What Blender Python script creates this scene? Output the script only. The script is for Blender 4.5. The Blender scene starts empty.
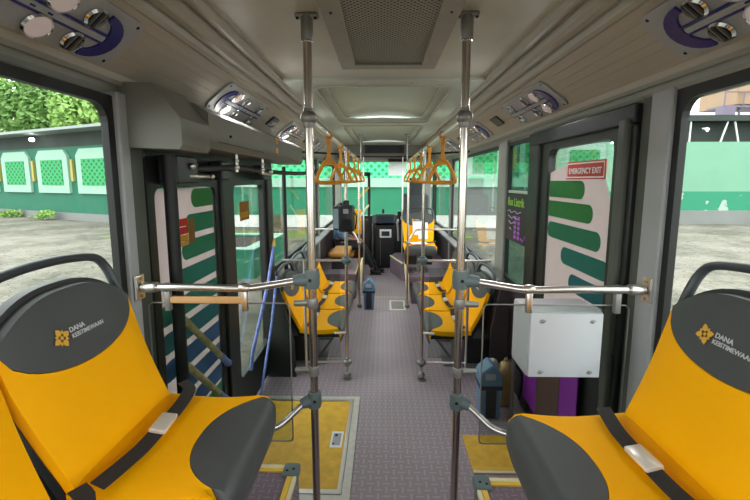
import bpy, bmesh, math, random
from mathutils import Vector, Matrix, Euler
random.seed(7)
R = math.radians
PI = math.pi
sc = bpy.context.scene
COL = sc.collection
sc.view_settings.view_transform = 'Standard'
sc.view_settings.look = 'None'
sc.view_settings.gamma = 1
sc.view_settings.use_curve_mapping = False
sc.view_settings.exposure = 2.02

# ------------------------------------------------------------ materials
def srgb(h):
    h = h.lstrip('#')
    if h[0] == '*': return [c*.5 for c in srgb(h[1:])[:3]]+[1]   # half as bright: dims the daylit outdoors against the interior
    v = [int(h[i:i+2], 16)/255 for i in (0, 2, 4)]
    return [(c/12.92 if c <= .04045 else ((c+.055)/1.055)**2.4) for c in v] + [1]

def nodes(name):
    m = bpy.data.materials.new(name); m.use_nodes = True
    nt = m.node_tree
    return m, nt, nt.nodes['Principled BSDF']

def L(nt, a, b): nt.links.new(a, b)

def mat(name, col, rough=.5, metal=0, var=.08, scale=8, bump=0, bscale=60, coat=0, spec=.5, stretch=None):
    """principled surface whose colour wanders a little with noise"""
    m, nt, p = nodes(name)
    c = srgb(col)
    tc = nt.nodes.new('ShaderNodeTexCoord')
    src = tc.outputs['Object']
    if stretch:
        mp = nt.nodes.new('ShaderNodeMapping'); mp.inputs['Scale'].default_value = stretch
        L(nt, src, mp.inputs[0]); src = mp.outputs[0]
    n = nt.nodes.new('ShaderNodeTexNoise'); n.inputs['Scale'].default_value = scale
    n.inputs['Detail'].default_value = 5
    L(nt, src, n.inputs['Vector'])
    r = nt.nodes.new('ShaderNodeValToRGB')
    r.color_ramp.elements[0].position = .3; r.color_ramp.elements[1].position = .7
    r.color_ramp.elements[0].color = [x*(1-var) for x in c[:3]]+[1]
    r.color_ramp.elements[1].color = [min(1, x*(1+var)) for x in c[:3]]+[1]
    L(nt, n.outputs['Fac'], r.inputs[0]); L(nt, r.outputs[0], p.inputs['Base Color'])
    p.inputs['Roughness'].default_value = rough; p.inputs['Metallic'].default_value = metal
    p.inputs['Coat Weight'].default_value = coat
    p.inputs['Specular IOR Level'].default_value = spec
    if bump:
        n2 = nt.nodes.new('ShaderNodeTexNoise'); n2.inputs['Scale'].default_value = bscale
        L(nt, src, n2.inputs['Vector'])
        b = nt.nodes.new('ShaderNodeBump'); b.inputs['Strength'].default_value = bump
        b.inputs['Distance'].default_value = .01
        L(nt, n2.outputs['Fac'], b.inputs['Height']); L(nt, b.outputs[0], p.inputs['Normal'])
    return m

def mth(nt, op, a, b=None, c=None):
    n = nt.nodes.new('ShaderNodeMath'); n.operation = op
    for i, v in enumerate((a, b, c)):
        if v is None: continue
        if isinstance(v, (int, float)): n.inputs[i].default_value = v
        else: L(nt, v, n.inputs[i])
    return n.outputs[0]

def xyz(nt):
    tc = nt.nodes.new('ShaderNodeTexCoord'); s = nt.nodes.new('ShaderNodeSeparateXYZ')
    L(nt, tc.outputs['Object'], s.inputs[0]); return s.outputs, tc

def mixc(nt, fac, a, b):
    n = nt.nodes.new('ShaderNodeMix'); n.data_type = 'RGBA'
    L(nt, fac, n.inputs['Factor'])
    for k, v in (('A', a), ('B', b)):
        s = [i for i in n.inputs if i.name == k and i.type == 'RGBA'][0]
        if isinstance(v, list): s.default_value = v
        else: L(nt, v, s)
    return [o for o in n.outputs if o.type == 'RGBA'][0]

def woven(name, base, dash, dark, cell=.034):
    m, nt, p = nodes(name)
    s, tc = xyz(nt)
    x = mth(nt, 'DIVIDE', s[0], cell); y = mth(nt, 'DIVIDE', s[1], cell)
    z = mth(nt, 'DIVIDE', s[2], cell); y = mth(nt, 'ADD', y, z)
    fx = mth(nt, 'FRACT', x); fy = mth(nt, 'FRACT', y)
    par = mth(nt, 'ABSOLUTE', mth(nt, 'MODULO', mth(nt, 'ADD', mth(nt, 'FLOOR', x), mth(nt, 'FLOOR', y)), 2))
    dx = mth(nt, 'ABSOLUTE', mth(nt, 'SUBTRACT', fx, .5)); dy = mth(nt, 'ABSOLUTE', mth(nt, 'SUBTRACT', fy, .5))
    h = mth(nt, 'MULTIPLY', mth(nt, 'LESS_THAN', dy, .11), mth(nt, 'LESS_THAN', dx, .46))
    v = mth(nt, 'MULTIPLY', mth(nt, 'LESS_THAN', dx, .11), mth(nt, 'LESS_THAN', dy, .46))
    f = mth(nt, 'ADD', mth(nt, 'MULTIPLY', h, par), mth(nt, 'MULTIPLY', v, mth(nt, 'SUBTRACT', 1, par)))
    n = nt.nodes.new('ShaderNodeTexNoise'); n.inputs['Scale'].default_value = 2.2; n.inputs['Detail'].default_value = 8
    L(nt, tc.outputs['Object'], n.inputs['Vector'])
    n3 = nt.nodes.new('ShaderNodeTexNoise'); n3.inputs['Scale'].default_value = 160
    L(nt, tc.outputs['Object'], n3.inputs['Vector'])
    b = mixc(nt, n.outputs['Fac'], srgb(dark), srgb(base))
    f2 = mth(nt, 'MULTIPLY', f, mth(nt, 'MULTIPLY', n3.outputs['Fac'], 1.1))
    c = mixc(nt, f2, b, srgb(dash))
    L(nt, c, p.inputs['Base Color']); p.inputs['Roughness'].default_value = .5
    p.inputs['Specular IOR Level'].default_value = .45
    return m

def glass(name, tint, refl=1.0):
    m = bpy.data.materials.new(name); m.use_nodes = True; nt = m.node_tree; nt.nodes.clear()
    o = nt.nodes.new('ShaderNodeOutputMaterial'); mx = nt.nodes.new('ShaderNodeMixShader')
    t = nt.nodes.new('ShaderNodeBsdfTransparent'); t.inputs[0].default_value = srgb(tint)
    g = nt.nodes.new('ShaderNodeBsdfGlossy'); g.inputs['Roughness'].default_value = .02
    fr = nt.nodes.new('ShaderNodeLayerWeight'); fr.inputs['Blend'].default_value = .12
    f = mth(nt, 'MULTIPLY', fr.outputs['Fresnel'], refl)
    L(nt, f, mx.inputs[0]); L(nt, t.outputs[0], mx.inputs[1]); L(nt, g.outputs[0], mx.inputs[2])
    L(nt, mx.outputs[0], o.inputs[0]); return m

def vinyl(name, col, trans=.6):
    """printed film on glass: part of the daylight behind shines through it"""
    m = bpy.data.materials.new(name); m.use_nodes = True; nt = m.node_tree; nt.nodes.clear()
    o = nt.nodes.new('ShaderNodeOutputMaterial'); mx = nt.nodes.new('ShaderNodeMixShader')
    d = nt.nodes.new('ShaderNodeBsdfDiffuse'); t = nt.nodes.new('ShaderNodeBsdfTranslucent')
    n = nt.nodes.new('ShaderNodeTexNoise'); n.inputs['Scale'].default_value = 5
    c = srgb(col); cc = mixc(nt, n.outputs['Fac'], [x*.92 for x in c[:3]]+[1], [min(1, x*1.05) for x in c[:3]]+[1])
    L(nt, cc, d.inputs[0]); L(nt, cc, t.inputs[0]); mx.inputs[0].default_value = trans
    L(nt, d.outputs[0], mx.inputs[1]); L(nt, t.outputs[0], mx.inputs[2]); L(nt, mx.outputs[0], o.inputs[0])
    return m

def emit(name, col, st):
    m, nt, p = nodes(name); p.inputs['Base Color'].default_value = srgb(col)
    p.inputs['Emission Color'].default_value = srgb(col); p.inputs['Emission Strength'].default_value = st
    return m

def lattice_mat(name, light, dark, cell, diag=True):
    m, nt, p = nodes(name)
    s, tc = xyz(nt)
    a = mth(nt, 'ADD', s[0], mth(nt, 'MULTIPLY', s[1], .3))
    u = mth(nt, 'DIVIDE', mth(nt, 'ADD', a, s[2]), cell); v = mth(nt, 'DIVIDE', mth(nt, 'SUBTRACT', a, s[2]), cell)
    fu = mth(nt, 'ABSOLUTE', mth(nt, 'SUBTRACT', mth(nt, 'FRACT', u), .5))
    fv = mth(nt, 'ABSOLUTE', mth(nt, 'SUBTRACT', mth(nt, 'FRACT', v), .5))
    q = mth(nt, 'MULTIPLY', mth(nt, 'LESS_THAN', fu, .3), mth(nt, 'LESS_THAN', fv, .3))
    L(nt, mixc(nt, q, srgb(light), srgb(dark)), p.inputs['Base Color']); p.inputs['Roughness'].default_value = .8
    return m

def perforated(name, col, hole, cell):
    m, nt, p = nodes(name)
    s, tc = xyz(nt)
    u = mth(nt, 'DIVIDE', mth(nt, 'ADD', s[0], s[1]), cell); v = mth(nt, 'DIVIDE', mth(nt, 'SUBTRACT', s[0], s[1]), cell)
    a = mth(nt, 'SUBTRACT', mth(nt, 'FRACT', u), .5); b = mth(nt, 'SUBTRACT', mth(nt, 'FRACT', v), .5)
    d = mth(nt, 'ADD', mth(nt, 'MULTIPLY', a, a), mth(nt, 'MULTIPLY', b, b))
    L(nt, mixc(nt, mth(nt, 'LESS_THAN', d, .11), srgb(col), srgb(hole)), p.inputs['Base Color'])
    p.inputs['Roughness'].default_value = .5
    return m

def paving(name):
    m, nt, p = nodes(name)
    s, tc = xyz(nt)
    v = nt.nodes.new('ShaderNodeTexVoronoi'); v.inputs['Scale'].default_value = 5
    L(nt, tc.outputs['Object'], v.inputs['Vector'])
    v2 = nt.nodes.new('ShaderNodeTexVoronoi'); v2.feature = 'DISTANCE_TO_EDGE'; v2.inputs['Scale'].default_value = 5
    L(nt, tc.outputs['Object'], v2.inputs['Vector'])
    n = nt.nodes.new('ShaderNodeTexNoise'); n.inputs['Scale'].default_value = .5; n.inputs['Detail'].default_value = 9
    n.inputs['Roughness'].default_value = .7
    L(nt, tc.outputs['Object'], n.inputs['Vector'])
    r = nt.nodes.new('ShaderNodeValToRGB')
    e = r.color_ramp.elements
    e[0].position = .36; e[0].color = srgb('*4f5340'); e[1].position = .62; e[1].color = srgb('*b3aa9c')
    x = e.new(.48); x.color = srgb('*857f70')
    L(nt, n.outputs['Fac'], r.inputs[0])
    st = mixc(nt, v.outputs['Color'], r.outputs[0], srgb('*9a9488'))
    sep = nt.nodes.new('ShaderNodeSeparateColor'); L(nt, v.outputs['Color'], sep.inputs[0])
    st = mixc(nt, mth(nt, 'MULTIPLY', sep.outputs[0], .5), r.outputs[0], srgb('*a9a396'))
    edge = mth(nt, 'LESS_THAN', v2.outputs['Distance'], .02)
    L(nt, mixc(nt, edge, st, srgb('*4c4d3d')), p.inputs['Base Color']); p.inputs['Roughness'].default_value = .9
    return m

def peeling(name, a, b, thr=.6, scale=1.6):
    m, nt, p = nodes(name)
    tc = nt.nodes.new('ShaderNodeTexCoord')
    n = nt.nodes.new('ShaderNodeTexNoise'); n.inputs['Scale'].default_value = scale; n.inputs['Detail'].default_value = 8
    L(nt, tc.outputs['Object'], n.inputs['Vector'])
    L(nt, mixc(nt, mth(nt, 'GREATER_THAN', n.outputs['Fac'], thr), srgb(a), srgb(b)), p.inputs['Base Color'])
    p.inputs['Roughness'].default_value = .85
    return m

OUT = .5   # light balance put into colour: outdoor paint and stone darkened against the interior
M = {
 'yellow': mat('yellow_vinyl', '#ffb200', .55, var=.03, scale=5, bump=.08, bscale=220, spec=.1),
 'charcoal': mat('charcoal_vinyl', '#414344', .5, var=.05, scale=9, bump=.1, bscale=260),
 'black': mat('black_plastic', '#1c1e20', .42, var=.1),
 'handle': mat('dark_grey_plastic', '#3d4245', .4, var=.06),
 'web': mat('seat_belt_webbing', '#2b2724', .8, var=.15, scale=90),
 'steel': mat('brushed_steel', '#c9c0b6', .24, 1, var=.06, scale=20, stretch=(1, 1, .1)),
 'steelw': mat('bright_steel', '#dcd8d4', .3, 1, var=.05),
 'joint': mat('grey_green_joint_plastic', '#5c6a6b', .42, var=.06),
 'greymetal': mat('dull_grey_metal', '#8f8d8a', .4, .6, var=.06),
 'floor': woven('woven_floor_vinyl', '#a2959d', '#bcb0b2', '#8a7d85', .05),
 'riser': woven('woven_riser_vinyl', '#7d6c78', '#93848e', '#655560', .03),
 'hatchyel': mat('yellow_floor_panel', '#dcae34', .55, var=.14, scale=14, bump=.1, bscale=90),
 'alu': mat('aluminium_trim', '#d0cdc6', .4, .4, var=.08, scale=30),
 'cream': mat('cream_nosing', '#e2d3a8', .5, var=.05),
 'nosingyel': mat('yellow_nosing', '#e3b83f', .5, var=.06),
 'ceil': mat('ceiling_laminate', '#bbbaac', .45, var=.07, scale=3),
 'ceil2': mat('ceiling_dome', '#b4bbae', .4, var=.07, scale=2.5),
 'duct': mat('air_duct_panel', '#ada698', .5, var=.05, scale=6, stretch=(12, .4, 12)),
 'ridge': mat('ridged_cove_profile', '#a8a497', .42, var=.12, scale=9, stretch=(14, .2, 14)),
 'wallp': mat('grey_wall_panel', '#93958e', .55, var=.05, scale=4),
 'wallg': mat('grey_green_wall_panel', '#54574f', .55, var=.06, scale=4),
 'pill': mat('light_grey_pillar', '#a3a5a6', .5, var=.04),
 'lowwall': mat('dark_lower_wall', '#3e3438', .55, var=.12, scale=4),
 'gasket': mat('black_rubber', '#151716', .55, var=.1),
 'frame': mat('dark_door_frame', '#1c1f1c', .45, var=.08),
 'glass': glass('tinted_window_glass', '#f5f9f6', .5),
 'glassd': glass('dark_slider_glass', '#b9d3c8', .6),
 'clear': glass('clear_partition_glass', '#eef2f0', .7),
 'box': mat('white_frosted_plastic', '#e4e0e8', .38, var=.03, scale=3),
 'boxm': mat('door_header_box', '#75736a', .5, var=.06, scale=3),
 'navy': mat('navy_gloss', '#2d2e78', .25, var=.1),
 'plate': mat('grey_panel_plate', '#a2a5a8', .42, var=.04),
 'chrome': mat('chrome', '#dedee0', .12, 1, var=.02),
 'lens': emit('lamp_lens', '#d8c8c6', .04),
 'hole': mat('dark_hollow', '#0c0c0c', .8, var=.1),
 'grille': perforated('perforated_grille', '#8d8a80', '#0a0a09', .026),
 'orange': mat('orange_plastic', '#dd9526', .4, var=.05),
 'white': mat('white_paint', '#e9e9e4', .6, var=.03),
 'paper': mat('white_paper', '#f0eef0', .8, var=.03),
 'bluebin': mat('blue_grey_bin_plastic', '#5f7f9b', .45, var=.06),
 'bindark': mat('dark_bin_band', '#252b33', .5, var=.1),
 'brass': mat('tan_extinguisher_jacket', '#a58a5e', .4, .3, var=.12, scale=12),
 'silver': mat('silver_label', '#b9b7b0', .4, .3, var=.2, scale=25),
 'signred': mat('red_sign', '#b52f2b', .45, var=.04),
 'signtxt': mat('sign_lettering', '#6d1a18', .5, var=.02),
 'visor': vinyl('white_visor_sheet', '#fbf7fa', .85),
 'whitevinyl': vinyl('white_window_film', '#cdc3c1', .62),
 'g1': vinyl('green_window_film', '#62ab6c', .55), 'g2': vinyl('mid_green_window_film', '#5ba583', .55),
 'g3': vinyl('teal_window_film', '#569f90', .55), 'g4': vinyl('deep_teal_window_film', '#56949a', .55),
 'g5': vinyl('blue_window_film', '#6a8db4', .55), 'redv': vinyl('red_sticker', '#d65a48', .45),
 'yelv': vinyl('yellow_sticker', '#e0b24e', .45), 'brownv': vinyl('brown_sticker', '#a08050', .4),
 'buckle': mat('pale_buckle_metal', '#e6e0d6', .3, .35, var=.03),
 'purple': mat('purple_sticker', '#8b2aa0', .4, var=.08), 'brown': mat('brown_sticker_band', '#574036', .5, var=.1),
 'poster': mat('black_poster', '#231c2a', .5, var=.1), 'lime': mat('lime_ink', '#9bd23a', .5, var=.03),
 'lilac': mat('lilac_ink', '#b05fd0', .5, var=.03), 'pale': mat('pale_ink', '#c9c5d2', .5, var=.03),
 'gold': mat('gold_thread', '#dba62f', .5, var=.05), 'thread': mat('silver_thread', '#c9cacc', .5, var=.03),
 'bluetape': mat('blue_tape_wrap', '#6a7cc0', .5, var=.35, scale=30), 'tapeyel': mat('worn_yellow_blue_tape', '#9c9466', .5, var=.35, scale=25),
 'tan': mat('tan_wood_strip', '#c99c66', .5, var=.12, scale=5, stretch=(1, 12, 12)),
 'skin': mat('skin', '#a9745a', .55, var=.04), 'denim': mat('blue_grey_patterned_cloth', '#52708c', .85, var=.4, scale=26),
 'trousers': mat('black_trousers', '#17181b', .85, var=.15, scale=20), 'shoe': mat('black_shoe', '#101012', .4, var=.1),
 'hair': mat('black_hair', '#0f0d0c', .6, var=.2, scale=40), 'eye': mat('eye_white', '#e6e0d8', .3, var=.02), 'lip': mat('lips', '#8a4b40', .5, var=.02),
 'brownseat': mat('ochre_seat_cover', '#a87426', .6, var=.1),
 'screen': mat('grey_lcd_screen', '#8fa5ae', .25, var=.06, scale=8), 'darkscreen': mat('dark_screen', '#2a3440', .2, var=.1),
 'dash': mat('dashboard_plastic', '#2d3031', .5, var=.08), 'driverseat': mat('dark_driver_seat', '#42474a', .65, var=.07),
 'ground': paving('stone_paving'), 'grass': mat('grass', '*8da353', .9, var=.3, scale=3),
 'wgreen': mat('green_painted_wall', '*2c9c74', .75, var=.07, scale=1.5), 'wdeep': mat('deep_green_painted_wall', '*1f8667', .75, var=.08, scale=1.5),
 'wmint': mat('mint_painted_wall', '*93cfae', .75, var=.04, scale=.8), 'wwhite': mat('white_painted_base', '#dcdfd9', .8, var=.06, scale=1),
 'wgrey': mat('grey_kerb', '*a3a5a3', .85, var=.08, scale=1), 'peel': peeling('peeling_green_band', '*3fae86', '*cfe3d6', .56, 1.1),
 'mint2': mat('pale_mint_frame', '*bfeed6', .7, var=.03), 'latt': lattice_mat('green_breeze_blocks', '*43cf7d', '*1c8f52', .34),
 'lattf': lattice_mat('front_breeze_blocks', '#4fd690', '#1e8a58', .36),
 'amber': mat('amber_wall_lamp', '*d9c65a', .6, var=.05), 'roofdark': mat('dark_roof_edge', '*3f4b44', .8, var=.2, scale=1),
 'roofsheet': mat('pale_roof_sheet', '*b9c4c2', .6, var=.1, stretch=(8, 8, 1)),
 'leaf': mat('leaves', '#7d9f50', .7, var=.35, scale=1.2), 'leafd': mat('dark_leaves', '#5f833f', .7, var=.35, scale=1.2), 'bark': mat('bark', '*6b5644', .9, var=.2, scale=4),
 'tank': mat('tan_water_tank', '*c9a583', .7, var=.08, scale=1), 'tower': mat('violet_grey_steelwork', '*8f7f9a', .6, var=.08),
 'soil': mat('planter_soil_and_leaves', '*4c3f3a', .95, var=.5, scale=9), 'wood': mat('weathered_board', '*8a8062', .8, var=.15, scale=5),
}

# ------------------------------------------------------------ mesh helpers
def root_of(o):
    while o.parent: o = o.parent
    return o

def obj(name, bm, m, parent=None, smooth=False, auto=None):
    """one mesh object; vertices are given in the frame of the scene and moved under the parent's base"""
    bmesh.ops.recalc_face_normals(bm, faces=bm.faces)
    if parent is not None:
        rt = root_of(parent); bmesh.ops.translate(bm, verts=bm.verts, vec=-rt.location)
    me = bpy.data.meshes.new(name); bm.to_mesh(me); bm.free()
    me.materials.append(m)
    if smooth:
        me.shade_smooth()
        try: me.set_sharp_from_angle(angle=R(auto or 40))
        except Exception: pass
    o = bpy.data.objects.new(name, me); COL.objects.link(o)
    if parent is not None: o.parent = parent
    return o

def thing(name, label, cat, loc=(0, 0, 0), group=None):
    o = bpy.data.objects.new(name, None); COL.objects.link(o); o.empty_display_size = .1
    o.location = loc; o['label'] = label; o['category'] = cat
    if group: o['group'] = group
    return o

def tag(o, label, cat, group=None, kind=None):
    o['label'] = label; o['category'] = cat
    if group: o['group'] = group
    if kind: o['kind'] = kind
    return o

def struct(name, bm, m, parent=None, smooth=False):
    o = obj(name, bm, m, parent, smooth)
    if parent is None: o['kind'] = 'structure'
    return o

def sempty(name, loc=(0, 0, 0)):
    o = bpy.data.objects.new(name, None); COL.objects.link(o); o.location = loc; o['kind'] = 'structure'
    o.empty_display_size = .1; return o

def copy_tree(o, parent=None):
    c = o.copy(); COL.objects.link(c); c.parent = parent
    for ch in list(o.children): copy_tree(ch, c)
    return c

def BM(): return bmesh.new()

def box(bm, x0, x1, y0, y1, z0, z1, bev=0, rot=None, seg=2):
    b = bmesh.new()
    bmesh.ops.create_cube(b, size=1)
    c = Vector(((x0+x1)/2, (y0+y1)/2, (z0+z1)/2))
    for v in b.verts:
        v.co = Vector((v.co.x*(x1-x0), v.co.y*(y1-y0), v.co.z*(z1-z0)))
    if bev: bmesh.ops.bevel(b, geom=b.edges[:], offset=bev, segments=seg, affect='EDGES', profile=.5)
    mt = Matrix.Translation(c) @ (rot.to_matrix().to_4x4() if rot else Matrix())
    b.transform(mt); merge(bm, b); return bm

def merge(bm, b):
    me = bpy.data.meshes.new('tmp'); b.to_mesh(me); b.free(); bm.from_mesh(me); bpy.data.meshes.remove(me)

def tube(bm, pts, r, seg=12, closed=False, flat=None):
    """round (or flattened) tube along a polyline; r may be a list"""
    P = [Vector(p) for p in pts]; n = len(P)
    rs = r if isinstance(r, (list, tuple)) else [r]*n
    rings = []
    prev = None
    for i in range(n):
        if closed: t = (P[(i+1) % n]-P[i-1])
        else: t = (P[min(i+1, n-1)]-P[max(i-1, 0)])
        if t.length < 1e-9: t = Vector((0, 0, 1))
        t.normalize()
        if prev is None:
            a = Vector((0, 0, 1)) if abs(t.z) < .9 else Vector((1, 0, 0))
            u = t.cross(a).normalized()
        else:
            u = (prev-t*prev.dot(t))
            u = u.normalized() if u.length > 1e-6 else t.orthogonal().normalized()
        prev = u; v = t.cross(u)
        ring = []
        for k in range(seg):
            a = 2*PI*k/seg
            d = u*math.cos(a)*rs[i]+v*math.sin(a)*rs[i]
            if flat: d = Vector((d.x*flat[0], d.y*flat[1], d.z*flat[2]))
            ring.append(bm.verts.new(P[i]+d))
        rings.append(ring)
    m = n if closed else n-1
    for i in range(m):
        A = rings[i]; B = rings[(i+1) % n]
        for k in range(seg): bm.faces.new((A[k], A[(k+1) % seg], B[(k+1) % seg], B[k]))
    if not closed:
        bm.faces.new(rings[0]); bm.faces.new(rings[-1][::-1])
    return bm

def smoothpath(pts, k=6, closed=False):
    """Catmull-Rom through the points"""
    P = [Vector(p) for p in pts]; n = len(P); out = []
    rng = n if closed else n-1
    for i in range(rng):
        g = (lambda j: P[j % n]) if closed else (lambda j: P[max(0, min(n-1, j))])
        a, b, c, d = g(i-1), g(i), g(i+1), g(i+2)
        for s in range(k):
            t = s/k
            out.append(.5*((2*b)+(-a+c)*t+(2*a-5*b+4*c-d)*t*t+(-a+3*b-3*c+d)*t**3))
    if not closed: out.append(P[-1])
    return out

def ball(bm, c, r, sc_=(1, 1, 1), u=14, v=10, rot=None):
    b = bmesh.new(); bmesh.ops.create_uvsphere(b, u_segments=u, v_segments=v, radius=r)
    mt = Matrix.Translation(Vector(c)) @ (rot.to_matrix().to_4x4() if rot else Matrix()) @ Matrix.Diagonal((*sc_, 1))
    b.transform(mt); merge(bm, b); return bm

def lathe(bm, prof, c=(0, 0, 0), seg=20, axis='z', mtx=None):
    rings = []
    for r, h in prof:
        ring = []
        for k in range(seg):
            a = 2*PI*k/seg
            p = Vector((r*math.cos(a), r*math.sin(a), h))
            if axis == 'x': p = Vector((p.z, p.x, p.y))
            if axis == 'y': p = Vector((p.x, p.z, p.y))
            if mtx: p = mtx @ p
            ring.append(bm.verts.new(p+Vector(c)))
        rings.append(ring)
    for A, B in zip(rings, rings[1:]):
        for k in range(seg): bm.faces.new((A[k], A[(k+1) % seg], B[(k+1) % seg], B[k]))
    bm.faces.new(rings[0]); bm.faces.new(rings[-1][::-1]); return bm

def prism(bm, poly, axis, a0, a1):
    """polygon given in the two axes other than `axis`, extruded from a0 to a1"""
    def P(p, a):
        if axis == 'x': return (a, p[0], p[1])
        if axis == 'y': return (p[0], a, p[1])
        return (p[0], p[1], a)
    A = [bm.verts.new(P(p, a0)) for p in poly]; B = [bm.verts.new(P(p, a1)) for p in poly]
    n = len(poly)
    for i in range(n): bm.faces.new((A[i], A[(i+1) % n], B[(i+1) % n], B[i]))
    bm.faces.new(A); bm.faces.new(B[::-1]); return bm

def ringprism(bm, outer, inner, axis, a0, a1):
    """frame between two outlines with the same point count"""
    def P(p, a):
        if axis == 'x': return (a, p[0], p[1])
        if axis == 'y': return (p[0], a, p[1])
        return (p[0], p[1], a)
    n = len(outer)
    V = [[bm.verts.new(P(p, a)) for p in pl] for pl, a in ((outer, a0), (inner, a0), (inner, a1), (outer, a1))]
    for i in range(n):
        j = (i+1) % n
        for q in range(4):
            A, B = V[q], V[(q+1) % 4]
            bm.faces.new((A[i], A[j], B[j], B[i]))
    return bm

def rrect(a0, a1, b0, b1, r, k=5):
    out = []
    for cx, cy, s in ((a1-r, b1-r, 0), (a0+r, b1-r, 90), (a0+r, b0+r, 180), (a1-r, b0+r, 270)):
        for i in range(k+1):
            a = R(s+90*i/k); out.append((cx+r*math.cos(a), cy+r*math.sin(a)))
    return out

def slab(bm, front, back, nu, nv):
    F = [[bm.verts.new(front(i/nu, j/nv)) for j in range(nv+1)] for i in range(nu+1)]
    B = [[bm.verts.new(back(i/nu, j/nv)) for j in range(nv+1)] for i in range(nu+1)]
    for i in range(nu):
        for j in range(nv):
            bm.faces.new((F[i][j], F[i+1][j], F[i+1][j+1], F[i][j+1]))
            bm.faces.new((B[i][j], B[i][j+1], B[i+1][j+1], B[i+1][j]))
    for i in range(nu):
        bm.faces.new((F[i][0], B[i][0], B[i+1][0], F[i+1][0])); bm.faces.new((F[i][nv], F[i+1][nv], B[i+1][nv], B[i][nv]))
    for j in range(nv):
        bm.faces.new((F[0][j], F[0][j+1], B[0][j+1], B[0][j])); bm.faces.new((F[nu][j], B[nu][j], B[nu][j+1], F[nu][j+1]))
    return bm

def ribbon(bm, pts, w, th, nrm):
    """flat strap: width lies across the path, nrm is the face direction"""
    P = [Vector(p) for p in pts]; n = len(P); N = Vector(nrm).normalized(); rows = []
    for i in range(n):
        t = (P[min(i+1, n-1)]-P[max(i-1, 0)]).normalized(); s = t.cross(N).normalized()*w/2; m_ = N*th/2
        rows.append([bm.verts.new(P[i]+q) for q in (s+m_, -s+m_, -s-m_, s-m_)])
    for A, B in zip(rows, rows[1:]):
        for k in range(4): bm.faces.new((A[k], A[(k+1) % 4], B[(k+1) % 4], B[k]))
    bm.faces.new(rows[0]); bm.faces.new(rows[-1][::-1]); return bm

def text(body, size, mtx, depth=.0008, align='LEFT', bold=0):
    cu = bpy.data.curves.new('t', 'FONT'); cu.body = body; cu.size = size; cu.align_x = align
    cu.extrude = depth; cu.offset = bold
    o = bpy.data.objects.new('t', cu); COL.objects.link(o)
    dg = bpy.context.evaluated_depsgraph_get(); dg.update()
    me = bpy.data.meshes.new_from_object(o.evaluated_get(dg))
    b = bmesh.new(); b.from_mesh(me); b.transform(mtx)
    bpy.data.objects.remove(o); bpy.data.curves.remove(cu); bpy.data.meshes.remove(me)
    return b

def basis(o, xa, ya):
    x = Vector(xa).normalized(); y = Vector(ya).normalized(); z = x.cross(y)
    m_ = Matrix((x, y, z)).transposed().to_4x4(); m_.translation = Vector(o); return m_

XL, XR = -1.12, 1.18

# ------------------------------------------------------------ camera and daylight
cam = bpy.data.cameras.new('camera'); co = bpy.data.objects.new('camera', cam); COL.objects.link(co)
co.location = (0, 0, 1.88); co.rotation_euler = (R(90-7.4), 0, R(1.146))
cam.sensor_width = 36; cam.lens = 400/750*36; cam.shift_y = -18/750; cam.clip_start = .05; cam.clip_end = 500
sc.camera = co
w = bpy.data.worlds.new('overcast_sky'); sc.world = w; w.use_nodes = True
nt = w.node_tree; bg = nt.nodes['Background']
tc = nt.nodes.new('ShaderNodeTexCoord'); n = nt.nodes.new('ShaderNodeTexNoise'); n.inputs['Scale'].default_value = 2.5
n.inputs['Detail'].default_value = 6; nt.links.new(tc.outputs['Generated'], n.inputs['Vector'])
nt.links.new(mixc(nt, n.outputs['Fac'], srgb('#eef1f6'), srgb('#ffffff')), bg.inputs['Color'])
bg.inputs['Strength'].default_value = 1.25

# ------------------------------------------------------------ bus shell
Y0, Y1 = -1.2, 9.35
b = BM(); box(b, XL-.06, XR+.06, Y0, Y1, -.08, 0); struct('floor', b, M['floor'])
# flat middle of the ceiling, near part
b = BM(); box(b, -.71, .71, Y0, 2.86, 2.58, 2.62); struct('ceiling', b, M['ceil'])
# far part with two rounded recesses
def dome(i, y0, y1, r=.16):
    b = BM()
    out = []; inn = rrect(-.52, .52, y0+.16, y1-.1, r, 6)
    outr = rrect(-.71, .71, y0, y1, .002, 6)
    ringprism(b, outr, inn, 'z', 2.56, 2.585)
    ringprism(b, inn, rrect(-.44, .44, y0+.24, y1-.18, r*.8, 6), 'z', 2.585, 2.60)
    # gently bowed roof of the recess
    def f(u, v): return (-.53+1.06*u, y0+.1+(y1-y0-.15)*v, 2.60+.05*math.sin(PI*u))
    def g(u, v): p = f(u, v); return (p[0], p[1], p[2]+.02)
    slab(b, f, g, 12, 4)
    o = struct('ceiling', b, M['ceil2'], smooth=True)
    b = BM()
    tube(b, [(x, y, 2.558) for x, y in rrect(-.52, .52, y0+.16, y1-.1, r, 6)], .008, 6, closed=True)
    for x in (-.2, .2):
        lathe(b, [(.012, 2.556), (.012, 2.56)], (x, y0+.07, 0), 10)
    obj('ceiling_bead', b, M['ridge'], o, True)
dome(0, 2.86, 5.0); dome(1, 5.0, 8.0, .14)
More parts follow.
